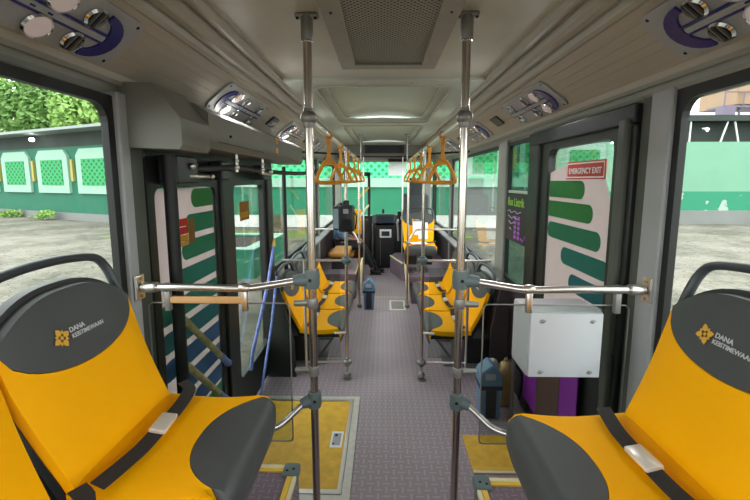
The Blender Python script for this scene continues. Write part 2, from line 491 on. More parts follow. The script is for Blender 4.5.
# side coves: ridges, sloped air duct, header above the windows
prof = [(.70, 2.60), (.70, 2.565), (.715, 2.545), (.735, 2.545), (.745, 2.56), (.765, 2.56), (.775, 2.52), (.79, 2.505), (.815, 2.505), (.825, 2.52), (.84, 2.515), (.85, 2.485), (.865, 2.475),
        (.88, 2.478), (1.085, 2.31), (1.09, 2.285), (1.10, 2.27), (1.108, 2.283), (1.12, 2.28), (1.124, 2.25), (1.135, 2.235), (1.145, 2.235), (1.15, 2.20)]
for sgn, side, X in ((-1, 'left', XL), (1, 'right', XR)):
    off = abs(X)-1.18 if sgn > 0 else abs(X)-1.15
    off = .0 if sgn < 0 else .03
    def pf(a, bb): return [(sgn*(x+off*(x-.7)/.45), z) for x, z in prof[a:bb]]
    o = sempty('trim_1' if sgn < 0 else 'trim_2')
    q = pf(0, 14); pts = q+[(sgn*.9, 2.64), (sgn*.70, 2.64)]
    b = BM(); prism(b, pts, 'y', Y0, 8.6); obj('ridged_profile', b, M['ridge'], o)
    q = pf(13, 16); pts = [(sgn*(.88+.0), 2.62)]+q+[(sgn*1.1, 2.62)]
    b = BM(); prism(b, pts, 'y', Y0, 8.6); obj('air_duct', b, M['duct'], o)
    q = pf(15, 23); pts = [(sgn*1.07, 2.6)]+q+[(sgn*(abs(X)+.06), 2.2), (sgn*(abs(X)+.06), 2.6)]
    b = BM(); prism(b, pts, 'y', Y0, 9.2); obj('header_profile', b, M['wallp'], o)
    b = BM()
    for x in (.92, .955, .99, 1.02):   # raised lines along the duct
        z = 2.478-(x-.88)/.205*.168
        xx = x+off*(x-.7)/.45
        tube(b, [(sgn*xx, Y0, z), (sgn*xx, 8.5, z)], .0022, 5)
    obj('duct_rib', b, M['ridge'], o)

def frame_yz(name, X, sgn, y0, y1, z0, z1, fw, r, m, parent, th=.03, inner=None):
    b = BM(); x0, x1 = (X-th/2, X+th/2)
    ringprism(b, rrect(y0, y1, z0, z1, .004, 5), rrect(y0+fw, y1-fw, z0+fw, z1-fw, r, 5), 'x', x0, x1)
    return obj(name, b, m, parent)

wn = [0]
def window(X, y0, y1, z0, z1, fw=.045, r=.07, m='glass', split=None):
    wn[0] += 1
    s = 1 if X > 0 else -1
    o = sempty('window_%d' % wn[0], (X, (y0+y1)/2, z0))
    frame_yz('window_frame', X, s, y0, y1, z0, z1, fw, r, M['gasket'], o)
    b = BM(); box(b, X-.003+s*.005, X+.003+s*.005, y0+.01, y1-.01, z0+.01, z1-.01); obj('window_glass', b, M[m], o)
    if split:
        b = BM(); box(b, X-.012, X+.012, y0+fw, y1-fw, split-.012, split+.012, .003); obj('slider_bar', b, M['alu'], o)
    return o

# ---- left side
window(XL, -1.1, 1.665, .95, 2.22, fw=.038)
b = BM(); box(b, XL-.05, XL+.0, Y0, 1.83, -.05, .955); box(b, XL-.05, XL, 3.87, 9.2, -.05, .95)
struct('wall_left', b, M['lowwall'])
b = BM(); box(b, XL-.04, XL+.035, 1.665, 1.73, .64, 2.24, .008); p1 = struct('trim_3', b, M['pill'])
b = BM(); box(b, XL-.04, XL+.025, 1.735, 1.83, 0, 2.24, .006); struct('trim_4', b, M['wallg'])
b = BM(); box(b, XL-.05, XL+.03, 1.83, 3.9, 1.98, 2.26, .005); struct('trim_5', b, M['frame'])
window(XL, 3.94, 6.75, .95, 2.21, r=.05); window(XL, 6.85, 9.15, .95, 2.21, r=.05)
b = BM(); box(b, XL-.04, XL+.03, 3.865, 3.94, 0, 2.24, .006); struct('trim_6', b, M['wallg'])
b = BM(); box(b, XL-.04, XL+.03, 6.74, 6.86, .0, 2.24, .006); struct('trim_7', b, M['wallp'])
# sill ledges
b = BM(); prism(b, [(XL, .94), (XL+.07, .90), (XL+.07, .87), (XL, .80)], 'y', 3.95, 9.1); struct('trim_8', b, M['pill'])
b = BM(); prism(b, [(XR, .93), (XR-.08, .89), (XR-.08, .86), (XR, .78)], 'y', 3.85, 9.1); struct('trim_9', b, M['pill'])

# left double door
d = sempty('door_1', (XL, 2.9, 0))
def leaf(y0, y1, gy0, gy1, film):
    b = BM(); x0, x1 = XL-.02, XL+.025
    # frame of the leaf around its tall pane
    ringprism(b, rrect(y0, y1, .03, 1.98, .004, 5), rrect(gy0, gy1, .34, 1.84, .05, 5), 'x', x0, x1)
    obj('door_leaf', b, M['frame'], d)
    b = BM(); box(b, XL-.004, XL+.004, gy0-.01, gy1+.01, .33, 1.85); obj('door_glass', b, M['glass'], d)
leaf(1.84, 2.74, 1.90, 2.60, 1)
leaf(2.76, 3.86, 2.92, 3.64, 0)
b = BM(); box(b, XL-.0, XL+.05, 2.66, 2.86, .03, 1.95, .01); obj('door_seal', b, M['frame'], d)
b = BM(); tube(b, [(XL+.1, 1.91, .05), (XL+.1, 1.91, 2.0)], .03, 12); obj('door_post', b, M['gasket'], d, True)
b = BM(); tube(b, [(XL+.07, 4.25, .05), (XL+.07, 4.25, 2.02)], .022, 12); obj('door_post', b, M['gasket'], d, True)
b = BM(); box(b, XL+.0, XL+.05, 3.72, 3.84, .03, 1.95, .012); obj('door_seal', b, M['frame'], d)
# printed film: white ground with green and blue bars
b = BM(); prism(b, rrect(1.905, 2.595, .345, 1.835, .045, 5), 'x', XL+.006, XL+.0065); obj('window_film', b, M['whitevinyl'], d)
def bar(y0, y1, z0, z1, X, m, par, cl, cr, sl=0, dx=.0012):
    """rounded bar on the film, clipped to the pane"""
    s = -1 if X > 0 else 1
    r = (z1-z0)/2*.98; pts = rrect(y0, y1, z0, z1, r, 8)
    out = []
    for y, z in pts:
        z += sl*(y-(y0+y1)/2)
        out.append((min(max(y, cl), cr), z))
    b = BM(); prism(b, out, 'x', X+s*.0075, X+s*.0075+s*dx); obj('film_bar', b, M[m], par)
for i, (y0, z0, m) in enumerate(((2.3, 1.72, 'g1'), (2.22, 1.575, 'g2'), (2.16, 1.43, 'g2'), (2.09, 1.28, 'g3'), (1.9, 1.13, 'g3'), (1.9, .98, 'g4'), (1.9, .83, 'g5'), (2.1, .68, 'g5'), (2.2, .53, 'g5'), (2.0, .4, 'g2'))):
    bar(y0, 2.9, z0, z0+.11, XL, m, d, 1.91, 2.59, 0)
st = thing('warning_sticker', 'red and yellow warning sticker on the white film of the left door', 'sticker', (XL+.01, 2.24, 1.55))
for k, (z0, z1, m) in enumerate(((1.645, 1.69, 'redv'), (1.60, 1.643, 'redv'), (1.56, 1.598, 'yelv'), (1.535, 1.558, 'yelv'))):
    b = BM(); box(b, XL+.0095, XL+.0105, 2.08, 2.24, z0-.02, z1-.022); obj('sticker_band', b, M[m], st)
b = BM(); box(b, XL+.0095, XL+.0105, 2.245, 2.32, 1.52, 1.66); obj('side_panel', b, M['brownv'], st)
st = thing('warning_sticker', 'small faded yellow sticker on the clear pane of the left door', 'sticker', (XL+.008, 3.2, 1.5))
b = BM(); box(b, XL+.006, XL+.007, 3.08, 3.30, 1.56, 1.71); obj('sticker_band', b, M['brownv'], st)
b = BM(); box(b, XL+.0075, XL+.0085, 3.10, 3.28, 1.58, 1.63); obj('sticker_text', b, M['yelv'], st)
# taped diagonal handles on the door leaf
for i, (a, c, lab) in enumerate((((XL+.07, 1.96, 1.20), (XL+.07, 2.56, .65), 'upper diagonal door handle wrapped in worn yellow tape'), ((XL+.07, 1.97, .94), (XL+.07, 2.5, .42), 'lower diagonal door handle wrapped in worn yellow tape'))):
    h = thing('door_handle_bar', lab, 'handle', a, 'taped diagonal handles on the left door')
    a = Vector(a); c = Vector(c); m1 = a.lerp(c, .80)
    b = BM(); tube(b, [a, m1], .019, 12); obj('bar', b, M['tapeyel'], h, True)
    b = BM(); tube(b, [m1, c], .021, 12); ball(b, c, .026); obj('tape_end', b, M['bluetape'], h, True)
h = thing('door_handle_bar', 'tall slanted door handle wrapped in blue tape with yellow tip', 'handle', (XL+.09, 3.3, .4))
b = BM(); tube(b, [(XL+.09, 3.70, 1.26), (XL+.09, 3.5, .98), (XL+.09, 3.0, .52), (XL+.09, 2.95, .4)], .014, 12); obj('bar', b, M['bluetape'], h, True)
b = BM(); tube(b, [(XL+.09, 3.74, 1.33), (XL+.09, 3.70, 1.26)], [.008, .018], 10); obj('tip', b, M['nosingyel'], h, True)
h = thing('door_handle_bar', 'second slanted door handle in grey-blue tape below the tall one', 'handle', (XL+.12, 3.3, .1))
b = BM(); tube(b, [(XL+.12, 3.66, .98), (XL+.12, 3.45, .6), (XL+.12, 3.05, .1), (XL+.12, 3.0, .05)], .011, 10); obj('bar', b, M['bluetape'], h, True)

# door mechanism cabinet over the left door
c = thing('door_mechanism_box', 'long grey cover box above the left door with two orange stickers', 'box', (-.95, 3, 2.05))
b = BM()
prism(b, [(XL, 2.02), (-.87, 2.01), (-.855, 2.03), (-.855, 2.14), (-.97, 2.285), (XL, 2.29)], 'y', 1.72, 2.0)
obj('end_cover', b, M['boxm'], c)
b = BM()
A = [(XL+.03, 2.04), (-.88, 2.04), (-.855, 2.07), (-.86, 2.21), (-.93, 2.255), (XL+.03, 2.29)]
prism(b, [(x, z) for x, z in A], 'y', 2.003, 4.3)
obj('cover', b, M['boxm'], c)
b = BM(); box(b, -.857, -.8535, 2.1, 2.9, 2.075, 2.078); obj('seam', b, M['hole'], c)
b = BM(); ball(b, (-.853, 2.27, 2.12), .008); obj('lock', b, M['hole'], c)
for s_, (z, t_) in enumerate(((2.19, '1'), (2.115, 'R'))):
    b = BM(); box(b, -.8545, -.853, 3.22, 3.30, z-.022, z+.022, .0005)
    st = obj('sticker', b, M['orange'], c)
    if t_ == 'R':
        b2 = text('P', .05, basis((-.8525, 3.235, z-.018), (0, 1, 0), (0, 0, 1)), .0004); obj('sticker_letter', b2, M['gold'], st)
    else:
        b2 = text('11', .045, basis((-.8525, 3.235, z-.018), (0, 1, 0), (0, 0, 1)), .0004); obj('sticker_letter', b2, M['gold'], st)
# arms and rods below it
c = thing('door_actuator', 'black door arm and rod mechanism under the grey cover box', 'mechanism', (-1.03, 3, 1.95))
b = BM(); tube(b, smoothpath([(-1.05, 2.02, 1.93), (-1.0, 2.7, 1.96), (-.98, 3.4, 1.95), (-.9, 4.2, 1.95), (-.74, 4.55, 1.98), (-.66, 4.7, 2.14)], 5), .02, 10); obj('torsion_bar', b, M['gasket'], c, True)
for q in ((-1.09, -.99, 1.93, 2.15, 1.86, 2.0), (-1.08, -1.0, 2.5, 2.62, 1.88, 2.0), (-1.07, -.98, 3.3, 3.5, 1.88, 2.0)):
    b = BM(); box(b, *q, .01); obj('bracket', b, M['black'], c)
b = BM(); tube(b, [(-1.0, 2.05, 1.9), (-1.0, 2.3, 1.9)], .012, 10); ball(b, (-.98, 2.06, 1.95), .018); ball(b, (-.98, 2.3, 1.9), .014); tube(b, [(-.98, 3.2, 1.94), (-.98, 3.5, 1.93)], .014, 8); ball(b, (-.96, 3.42, 1.95), .025)
obj('rod', b, M['steelw'], c, True)
for y in (2.55, 3.1):
    b = BM(); tube(b, [(-.93, y, 1.93), (-.93, y, 2.05)], .013, 10); ball(b, (-.93, y, 1.96), .02); ball(b, (-.93, y, 2.0), .018); obj('hanger', b, M['steelw'], c, True)

# ---- right side
window(XR, -1.1, 1.672, .95, 2.235, fw=.042)
b = BM(); box(b, XR, XR+.05, Y0, 1.86, -.05, .955); box(b, XR, XR+.05, 3.18, 9.2, -.05, .95); struct('wall_right', b, M['lowwall'])
b = BM(); box(b, XR-.035, XR+.04, 1.665, 1.79, .64, 2.25, .008); struct('trim_10', b, M['pill'])
b = BM(); box(b, XR-.02, XR+.04, 1.79, 1.87, 0, 2.25, .006); struct('trim_11', b, M['wallg'])
d = sempty('door_2', (XR, 2.5, 0))
b = BM(); ringprism(b, rrect(1.87, 3.2, .0, 2.2, .004, 5), rrect(2.07, 2.87, .85, 2.09, .06, 5), 'x', XR-.02, XR+.03); obj('door_leaf', b, M['frame'], d)
b = BM(); box(b, XR-.045, XR, 1.87, 2.0, .05, 2.13, .01); box(b, XR-.045, XR, 3.0, 3.19, .05, 2.2, .01); obj('door_surround', b, M['frame'], d)
b = BM(); box(b, XR-.05, XR, 1.87, 3.19, 2.135, 2.225, .008); obj('door_header', b, M['gasket'], d)
b = BM(); box(b, XR-.07, XR-.015, 1.9, 1.965, .7, 2.16, .012); obj('door_guide', b, M['wallg'], d)
b = BM(); box(b, XR+.0, XR+.006, 2.06, 2.88, .84, 2.10); obj('door_glass', b, M['glass'], d)
pts = [(2.075, .86), (2.865, .86), (2.865, 1.945)]
for i in range(13):
    a = R(90*i/12); pts.append((2.075+.28-.28*math.sin(a)*1.0, 1.62+.37*math.cos(a)))
pts = pts[:2]+[(2.865, 1.93), (2.6, 1.985)]+[(2.36-.285*math.sin(R(90*i/12)), 1.62+.37*math.cos(R(90*i/12))) for i in range(13)]
b = BM(); prism(b, pts, 'x', XR-.0025, XR-.002); obj('window_film', b, M['whitevinyl'], d)
for (y0, y1, z0, z1, m) in ((2.37, 3.0, 1.765, 1.875, 'g1'), (2.26, 3.0, 1.63, 1.74, 'g1'), (2.16, 2.86, 1.485, 1.595, 'g2'), (2.07, 2.63, 1.34, 1.45, 'g3'), (1.95, 2.5, 1.19, 1.30, 'g4'), (1.9, 2.4, 1.04, 1.15, 'g5')):
    r = .054
    ptsb = [(min(max(y, 2.085), 2.86), z) for y, z in rrect(y0, y1, z0, z1, r, 8)]
    b = BM(); prism(b, ptsb, 'x', XR-.0045, XR-.0035); obj('film_bar', b, M[m], d)
b = BM(); box(b, XR-.055, XR-.048, 2.2, 3.05, .16, .78, .002); o = obj('purple_decal', b, M['purple'], d)
b = BM(); box(b, XR-.058, XR-.0555, 2.42, 2.78, .16, .78); obj('decal_band', b, M['brown'], o)
s_ = thing('emergency_exit_sign', 'small red emergency exit sign on the green and white window', 'sign', (XR-.01, 2.38, 1.9))
b = BM(); box(b, XR-.012, XR-.006, 2.15, 2.60, 1.885, 1.99, .001); o = obj('sign_plate', b, M['signred'], s_)
b = BM(); ringprism(b, rrect(2.158, 2.592, 1.893, 1.982, .003, 2), rrect(2.165, 2.585, 1.90, 1.975, .003, 2), 'x', XR-.0128, XR-.012); obj('sign_border', b, M['white'], s_)
obj('sign_lettering', text('EMERGENCY EXIT', .047, basis((XR-.0135, 2.375, 1.918), (0, -1, 0), (0, 0, 1)), .0006, 'CENTER', .0006), M['white'], s_)

window(XR, 3.2, 3.80, .95, 2.22, fw=.03, r=.03, m='glassd', split=1.775)
b = BM(); box(b, XR-.035, XR+.03, 3.80, 4.06, .0, 2.25, .008); struct('trim_12', b, M['wallp'])
window(XR, 4.06, 6.85, .92, 2.22, fw=.035, r=.05); window(XR, 6.97, 9.15, .92, 2.22, fw=.035, r=.05)
b = BM(); box(b, XR-.035, XR+.03, 6.84, 6.98, 0, 2.25, .008); struct('trim_13', b, M['wallp'])
# poster
po = thing('poster', 'black poster with green heading on the narrow right window', 'poster', (XR-.02, 3.5, 1.4))
b = BM(); box(b, XR-.022, XR-.018, 3.225, 3.775, 1.34, 1.762); obj('poster_sheet', b, M['poster'], po)
obj('poster_heading', text('Bus Listrik', .10, basis((XR-.023, 3.73, 1.655), (0, -1, 0), (0, 0, 1)), .0005, 'LEFT', .002), M['lime'], po)
b = BM()
for i in range(4):
    yy = [3.72-.05*k-i*.02 for k in range(8)]
    tube(b, [(XR-.0235, y, 1.60-.05*i+.012*math.sin(k*2.1+i)) for k, y in enumerate(yy[:8-i*2])], .004, 5)
obj('poster_script', b, M['pale'], po)
b = BM()
for i in range(2):
    for j in range(5): box(b, XR-.0245, XR-.0225, 3.48-i*.09, 3.535-i*.09, 1.37+j*.042, 1.40+j*.042)
tube(b, [(XR-.0235, 3.35, 1.39), (XR-.0235, 3.30, 1.37), (XR-.0235, 3.25, 1.42)], .006, 5)
obj('poster_chart', b, M['lilac'], po)

# rear wall, behind the camera, with its window
b = BM(); box(b, XL-.05, XR+.05, Y0-.06, Y0, -.05, 1.3); box(b, XL-.05, XR+.05, Y0-.06, Y0, 2.1, 2.65); box(b, XL-.05, -.9, Y0-.06, Y0, 1.3, 2.1); box(b, .96, XR+.05, Y0-.06, Y0, 1.3, 2.1)
struct('wall_rear', b, M['wallp'])

# ---- front end
b = BM(); box(b, XL-.05, XR+.05, 9.28, 9.36, -.08, 1.0); struct('wall_front', b, M['dash'])
o = sempty('window_9', (0, 9.3, 1))
b = BM(); ringprism(b, rrect(XL-.05, XR+.05, .98, 2.62, .004, 5), rrect(XL+.04, XR-.04, 1.06, 2.36, .08, 5), 'y', 9.26, 9.32); obj('window_frame', b, M['gasket'], o)
b = BM(); box(b, XL, XR, 9.29, 9.30, 1.0, 2.45); obj('window_glass', b, M['glass'], o)
b = BM(); prism(b, [(8.0, 2.40), (8.06, 2.28), (8.4, 2.25), (9.26, 2.42), (9.26, 2.66), (8.0, 2.66)], 'x', XL+.16, XR-.16); fh = struct('trim_14', b, M['wallp'])
ds = thing('route_display', 'dark destination display strip in the front header', 'display', (0, 8.0, 2.3))
b = BM(); box(b, -.33, .38, 7.975, 7.998, 2.42, 2.55, .004); obj('display_screen', b, M['darkscreen'], ds)
b = BM(); ringprism(b, rrect(-.36, .41, 2.40, 2.57, .01, 3), rrect(-.325, .375, 2.425, 2.545, .01, 3), 'y', 7.965, 7.999); obj('display_frame', b, M['black'], ds)
b = BM(); box(b, .1, .55, 8.0, 8.05, 2.24, 2.29, .005); tag(obj('header_vent', b, M['hole']), 'thin dark slot below the front display strip', 'vent')
b = BM(); box(b, .12, .52, 9.05, 9.055, 1.98, 2.40, .001); tag(obj('sun_visor', b, M['visor']), 'white sun visor sheet hanging in the windscreen', 'sun visor')
b = BM(); tube(b, [(-.9, 7.9, 2.33), (.9, 7.9, 2.33)], .012, 8); tag(obj('cross_rail', b, M['black'], None, True), 'thin dark cross rail under the front header', 'rail')
# slim grab rails crossing over the aisle sides
for sg in (-1, 1):
    b = BM(); tube(b, [(sg*.38, 5.2, 2.20), (sg*1.1, 5.2, 2.24)], .013, 8)
    tag(obj('cross_rail', b, M['black'], None, True), 'thin black rail from %s overhead rail to the window header' % ('left' if sg < 0 else 'right'), 'rail')

# dashboard and driver's place
d = thing('dashboard', 'dark dashboard under the windscreen with instrument hood', 'dashboard', (.2, 9.1, 0))
b = BM(); prism(b, [(8.75, 0), (9.27, 0), (9.27, 1.08), (8.95, 1.10), (8.75, .95)], 'x', -.24, XR-.02); obj('console', b, M['dash'], d)
b = BM(); prism(b, [(8.62, .98), (8.95, 1.02), (8.95, 1.2), (8.75, 1.2)], 'x', .32, .95); obj('instrument_hood', b, M['black'], d)
b = BM(); box(b, .38, .9, 8.60, 8.64, 1.03, 1.10, .01); obj('instrument_panel', b, M['alu'], d)
b = BM(); tube(b, [(.66+.2*math.cos(2*PI*k/24), 8.5+.1*math.sin(2*PI*k/24), .98+.17*math.sin(2*PI*k/24)) for k in range(24)], .016, 8, closed=True)
tube(b, [(.48, 8.5, .98), (.84, 8.5, .98)], .014, 8); tube(b, [(.66, 8.5, .98), (.66, 8.68, .85)], .03, 8)
obj('steering_wheel', b, M['black'], d, True)
f_ = thing('fare_machine', 'tall black cabinet with white-framed screen beside the driver', 'fare machine', (.05, 8.6, 0))
b = BM(); box(b, -.17, .26, 8.46, 8.73, 0, .93, .02); obj('cabinet', b, M['black'], f_)
b = BM(); box(b, -.17, .26, 8.44, 8.68, .94, 1.14, .02, Euler((R(-14), 0, 0))); o = obj('monitor', b, M['dash'], f_)
b = BM(); box(b, -.13, .22, 8.415, 8.435, .98, 1.12, .004, Euler((R(-14), 0, 0))); obj('monitor_screen', b, M['darkscreen'], o)
b = BM(); box(b, -.07, .18, 8.44, 8.46, .66, .84, .006); o = obj('screen_frame', b, M['white'], f_)
b = BM(); box(b, -.03, .14, 8.43, 8.441, .70, .80, .003); obj('screen', b, M['darkscreen'], o)
b = BM(); box(b, -.06, -.05, 8.44, 8.46, .05, .62); tube(b, [(-.22, 8.6, 0), (-.22, 8.6, .95)], .02, 8); obj('conduit', b, M['greymetal'], f_)
b = BM(); box(b, -.02, .03, 8.9, 8.93, 1.14, 1.24, .005); tag(obj('dashboard_camera', b, M['black']), 'small black device on top of the dashboard', 'camera')
# driver's seat seen from behind
s = thing('driver_seat', "dark grey high-backed driver's seat behind the yellow seat", 'seat', (.62, 7.7, .3))
def cushion_box(b, x0, x1, y0, y1, z0, z1, r=.05, rot=None): box(b, x0, x1, y0, y1, z0, z1, r, rot, 4)
b = BM(); cushion_box(b, .36, .88, 7.66, 7.82, .85, 1.62, .06, Euler((R(6), 0, 0))); obj('backrest', b, M['driverseat'], s, True, 60)
b = BM(); cushion_box(b, .47, .77, 7.62, 7.74, 1.55, 1.92, .05, Euler((R(6), 0, 0))); obj('headrest', b, M['driverseat'], s, True, 60)
b = BM(); cushion_box(b, .38, .86, 7.75, 8.25, .72, .85, .05); obj('seat', b, M['driverseat'], s, True, 60)
b = BM(); box(b, .48, .76, 7.8, 8.15, .3, .73, .02); obj('pedestal', b, M['black'], s)
b = BM(); tube(b, [(.30, 7.75, .7), (.28, 7.72, 1.05), (.30, 7.9, 1.1)], .02, 8); obj('armrest', b, M['greymetal'], s, True)

# wheel-arch platforms of the front, floor hatch, near platforms
def platform(name, label, x0, x1, y0, y1, z, edge_x):
    t = thing(name, label, 'platform', ((x0+x1)/2, (y0+y1)/2, 0))
    b = BM(); box(b, x0, x1, y0, y1, 0, z, .004); obj('block', b, M['riser'], t)
    return t
pl = platform('seat_platform', 'purple-grey woven seat platform at lower left with yellow nosing', XL+.005, -.365, -1.1, 1.59, .64, -.365)
pr = platform('seat_platform', 'purple-grey woven seat platform at lower right with yellow nosing', .385, XR-.005, -1.1, 1.53, .64, .385)
for t, sg, xe, ye in ((pl, -1, -.365, 1.59), (pr, 1, .385, 1.53)):
    xw = XL+.01 if sg < 0 else XR-.01
    a, c = sorted((xe+sg*.05, xw))
    b = BM(); box(b, a, c, ye-.035, ye-.018, .64, .647); obj('yellow_nosing', b, M['nosingyel'], t)
    b = BM(); box(b, a, c, ye-.016, ye+.006, .625, .647, .002); obj('cream_nosing', b, M['cream'], t)
    a, c = sorted((xe-sg*.004, xe+sg*.012))
    b = BM(); box(b, a, c, -1.05, ye-.06, .625, .647, .002); obj('cream_nosing', b, M['cream'], t)
    a, c = sorted((xe+sg*.014, xe+sg*.035))
    b = BM(); box(b, a, c, -1.05, ye-.06, .64, .647); obj('yellow_nosing', b, M['nosingyel'], t)
    a, c = sorted((xe-sg*.008, xe+sg*.06))
    b = BM(); box(b, a, c, ye-.065, ye+.012, .61, .655, .01); o = obj('corner_cap', b, M['joint'], t, True)
    b = BM()
    for q in (.015, .04): ball(b, (xe+sg*q, ye-.03-.4*(q-.015), .655), .006, (1, 1, .4))
    obj('screw', b, M['hole'], o)

hp = thing('floor_hatch', 'yellow floor hatch with wide aluminium border by the left door', 'floor hatch', (-.6, 2.7, 0))
b = BM(); ringprism(b, rrect(-1.05, -.195, 2.12, 3.27, .004, 2), rrect(-.99, -.245, 2.17, 3.22, .004, 2), 'z', .0, .008); obj('outer_border', b, M['alu'], hp)
b = BM(); ringprism(b, rrect(-.985, -.25, 2.175, 3.215, .004, 2), rrect(-.95, -.275, 2.21, 3.19, .004, 2), 'z', .0, .011); obj('inner_border', b, M['steelw'], hp)
b = BM(); box(b, -.95, -.275, 2.21, 3.19, .001, .006); obj('hatch_plate', b, M['hatchyel'], hp)
b = BM(); box(b, -.375, -.29, 2.60, 2.78, .0062, .008, .0005); o = obj('floor_label', b, M['paper'], hp)
b = BM(); box(b, -.362, -.303, 2.62, 2.76, .008, .0085, .0002); lb = obj('label_print', b, M['plate'], o)
b = BM(); ball(b, (-.34, 2.735, .0085), .012, (1, 1.2, .1)); ball(b, (-.352, 2.64, .0085), .008, (1, 1, .1)); obj('latch_hole', b, M['hole'], hp)
fp = thing('floor_panel', 'yellow floor panel behind the right handrail with cream edge', 'floor panel', (.85, 2.6, 0))
b = BM(); box(b, .59, 1.12, 2.43, 2.76, .0, .006); obj('panel', b, M['hatchyel'], fp)
b = BM(); box(b, .59, 1.12, 2.395, 2.428, .0, .008, .001); obj('yellow_nosing', b, M['nosingyel'], fp)
b = BM(); box(b, .59, 1.12, 2.37, 2.393, .0, .009, .001); obj('cream_nosing', b, M['cream'], fp)
g = thing('floor_grate', 'small pale grate set in the aisle floor near the front', 'grate', (.22, 5.9, 0))
b = BM(); ringprism(b, rrect(.10, .34, 5.62, 6.1, .004, 2), rrect(.13, .31, 5.67, 6.05, .004, 2), 'z', 0, .006); obj('grate_frame', b, M['alu'], g)
b = BM()
for k in range(8): box(b, .13, .31, 5.68+k*.047, 5.705+k*.047, .001, .004)
obj('grate_bars', b, M['greymetal'], g)
b = BM(); box(b, -.4, .4, 6.28, 6.295, 0, .003); tag(obj('floor_joint_strip', b, M['alu']), 'thin metal joint strip across the front aisle floor', 'strip')
# front platforms
t = platform('seat_platform', 'purple front left platform behind the blue bin', XL+.005, -.43, 6.2, 7.5, .40, 0)
b = BM(); box(b, -.44, -.425, 6.2, 7.5, .38, .412, .002); obj('cream_nosing', b, M['cream'], t)
t = thing('seat_platform', 'purple front right platform under the rear-facing yellow seat', 'platform', (.8, 7, 0))
b = BM(); prism(b, [(.44, 5.95), (XR-.005, 5.95), (XR-.005, 8.5), (.26, 8.5), (.15, 8.1), (.36, 7.35), (.44, 7.3)], 'z', 0, .33); box(b, .40, XR-.006, 5.96, 7.2, .33, .42, .004); obj('block', b, M['riser'], t)
b = BM(); prism(b, [(.14, 8.11), (.35, 7.34), (.37, 7.35), (.165, 8.11)], 'z', .325, .35); obj('cream_nosing', b, M['cream'], t)
for sg, xx in ((-1, -.36), (1, .385)):
    t = thing('side_partition', 'narrow cream curved panel edge beside the far %s pole' % ('left' if sg < 0 else 'right'), 'partition', (xx, 6.2, 0))
    b = BM(); prism(b, [(5.88, .06), (6.0, .04), (6.9, .35), (6.95, .52), (6.6, .54), (5.95, .45)], 'x', xx-.01, xx+.01)
    obj('panel', b, M['cream'], t)

# ------------------------------------------------------------ ceiling fittings
g = thing('ceiling_vent', 'large perforated air grille in the middle of the ceiling', 'vent', (.03, 2, 2.58))
b = BM(); ringprism(b, rrect(-.25, .31, -.4, 2.53, .012, 3), rrect(-.165, .225, -.3, 2.44, .006, 3), 'z', 2.545, 2.579); obj('vent_frame', b, mat('vent_frame_grey', '#8f8b80', .45, 0, .06), g)
b = BM(); box(b, -.17, .23, -.3, 2.45, 2.555, 2.565); obj('perforated_plate', b, M['grille'], g)
b = BM()
for sx in (-1, 1):
    x = .03+sx*.262; tube(b, [(x, -.4, 2.553), (x, 2.5, 2.553)], .006, 6)
    ball(b, (x+sx*.02, 2.44, 2.573), .012, (1, 1, .4)); ball(b, (x-sx*.02, 1.7, 2.545), .006)
obj('vent_clip', b, M['black'], g)

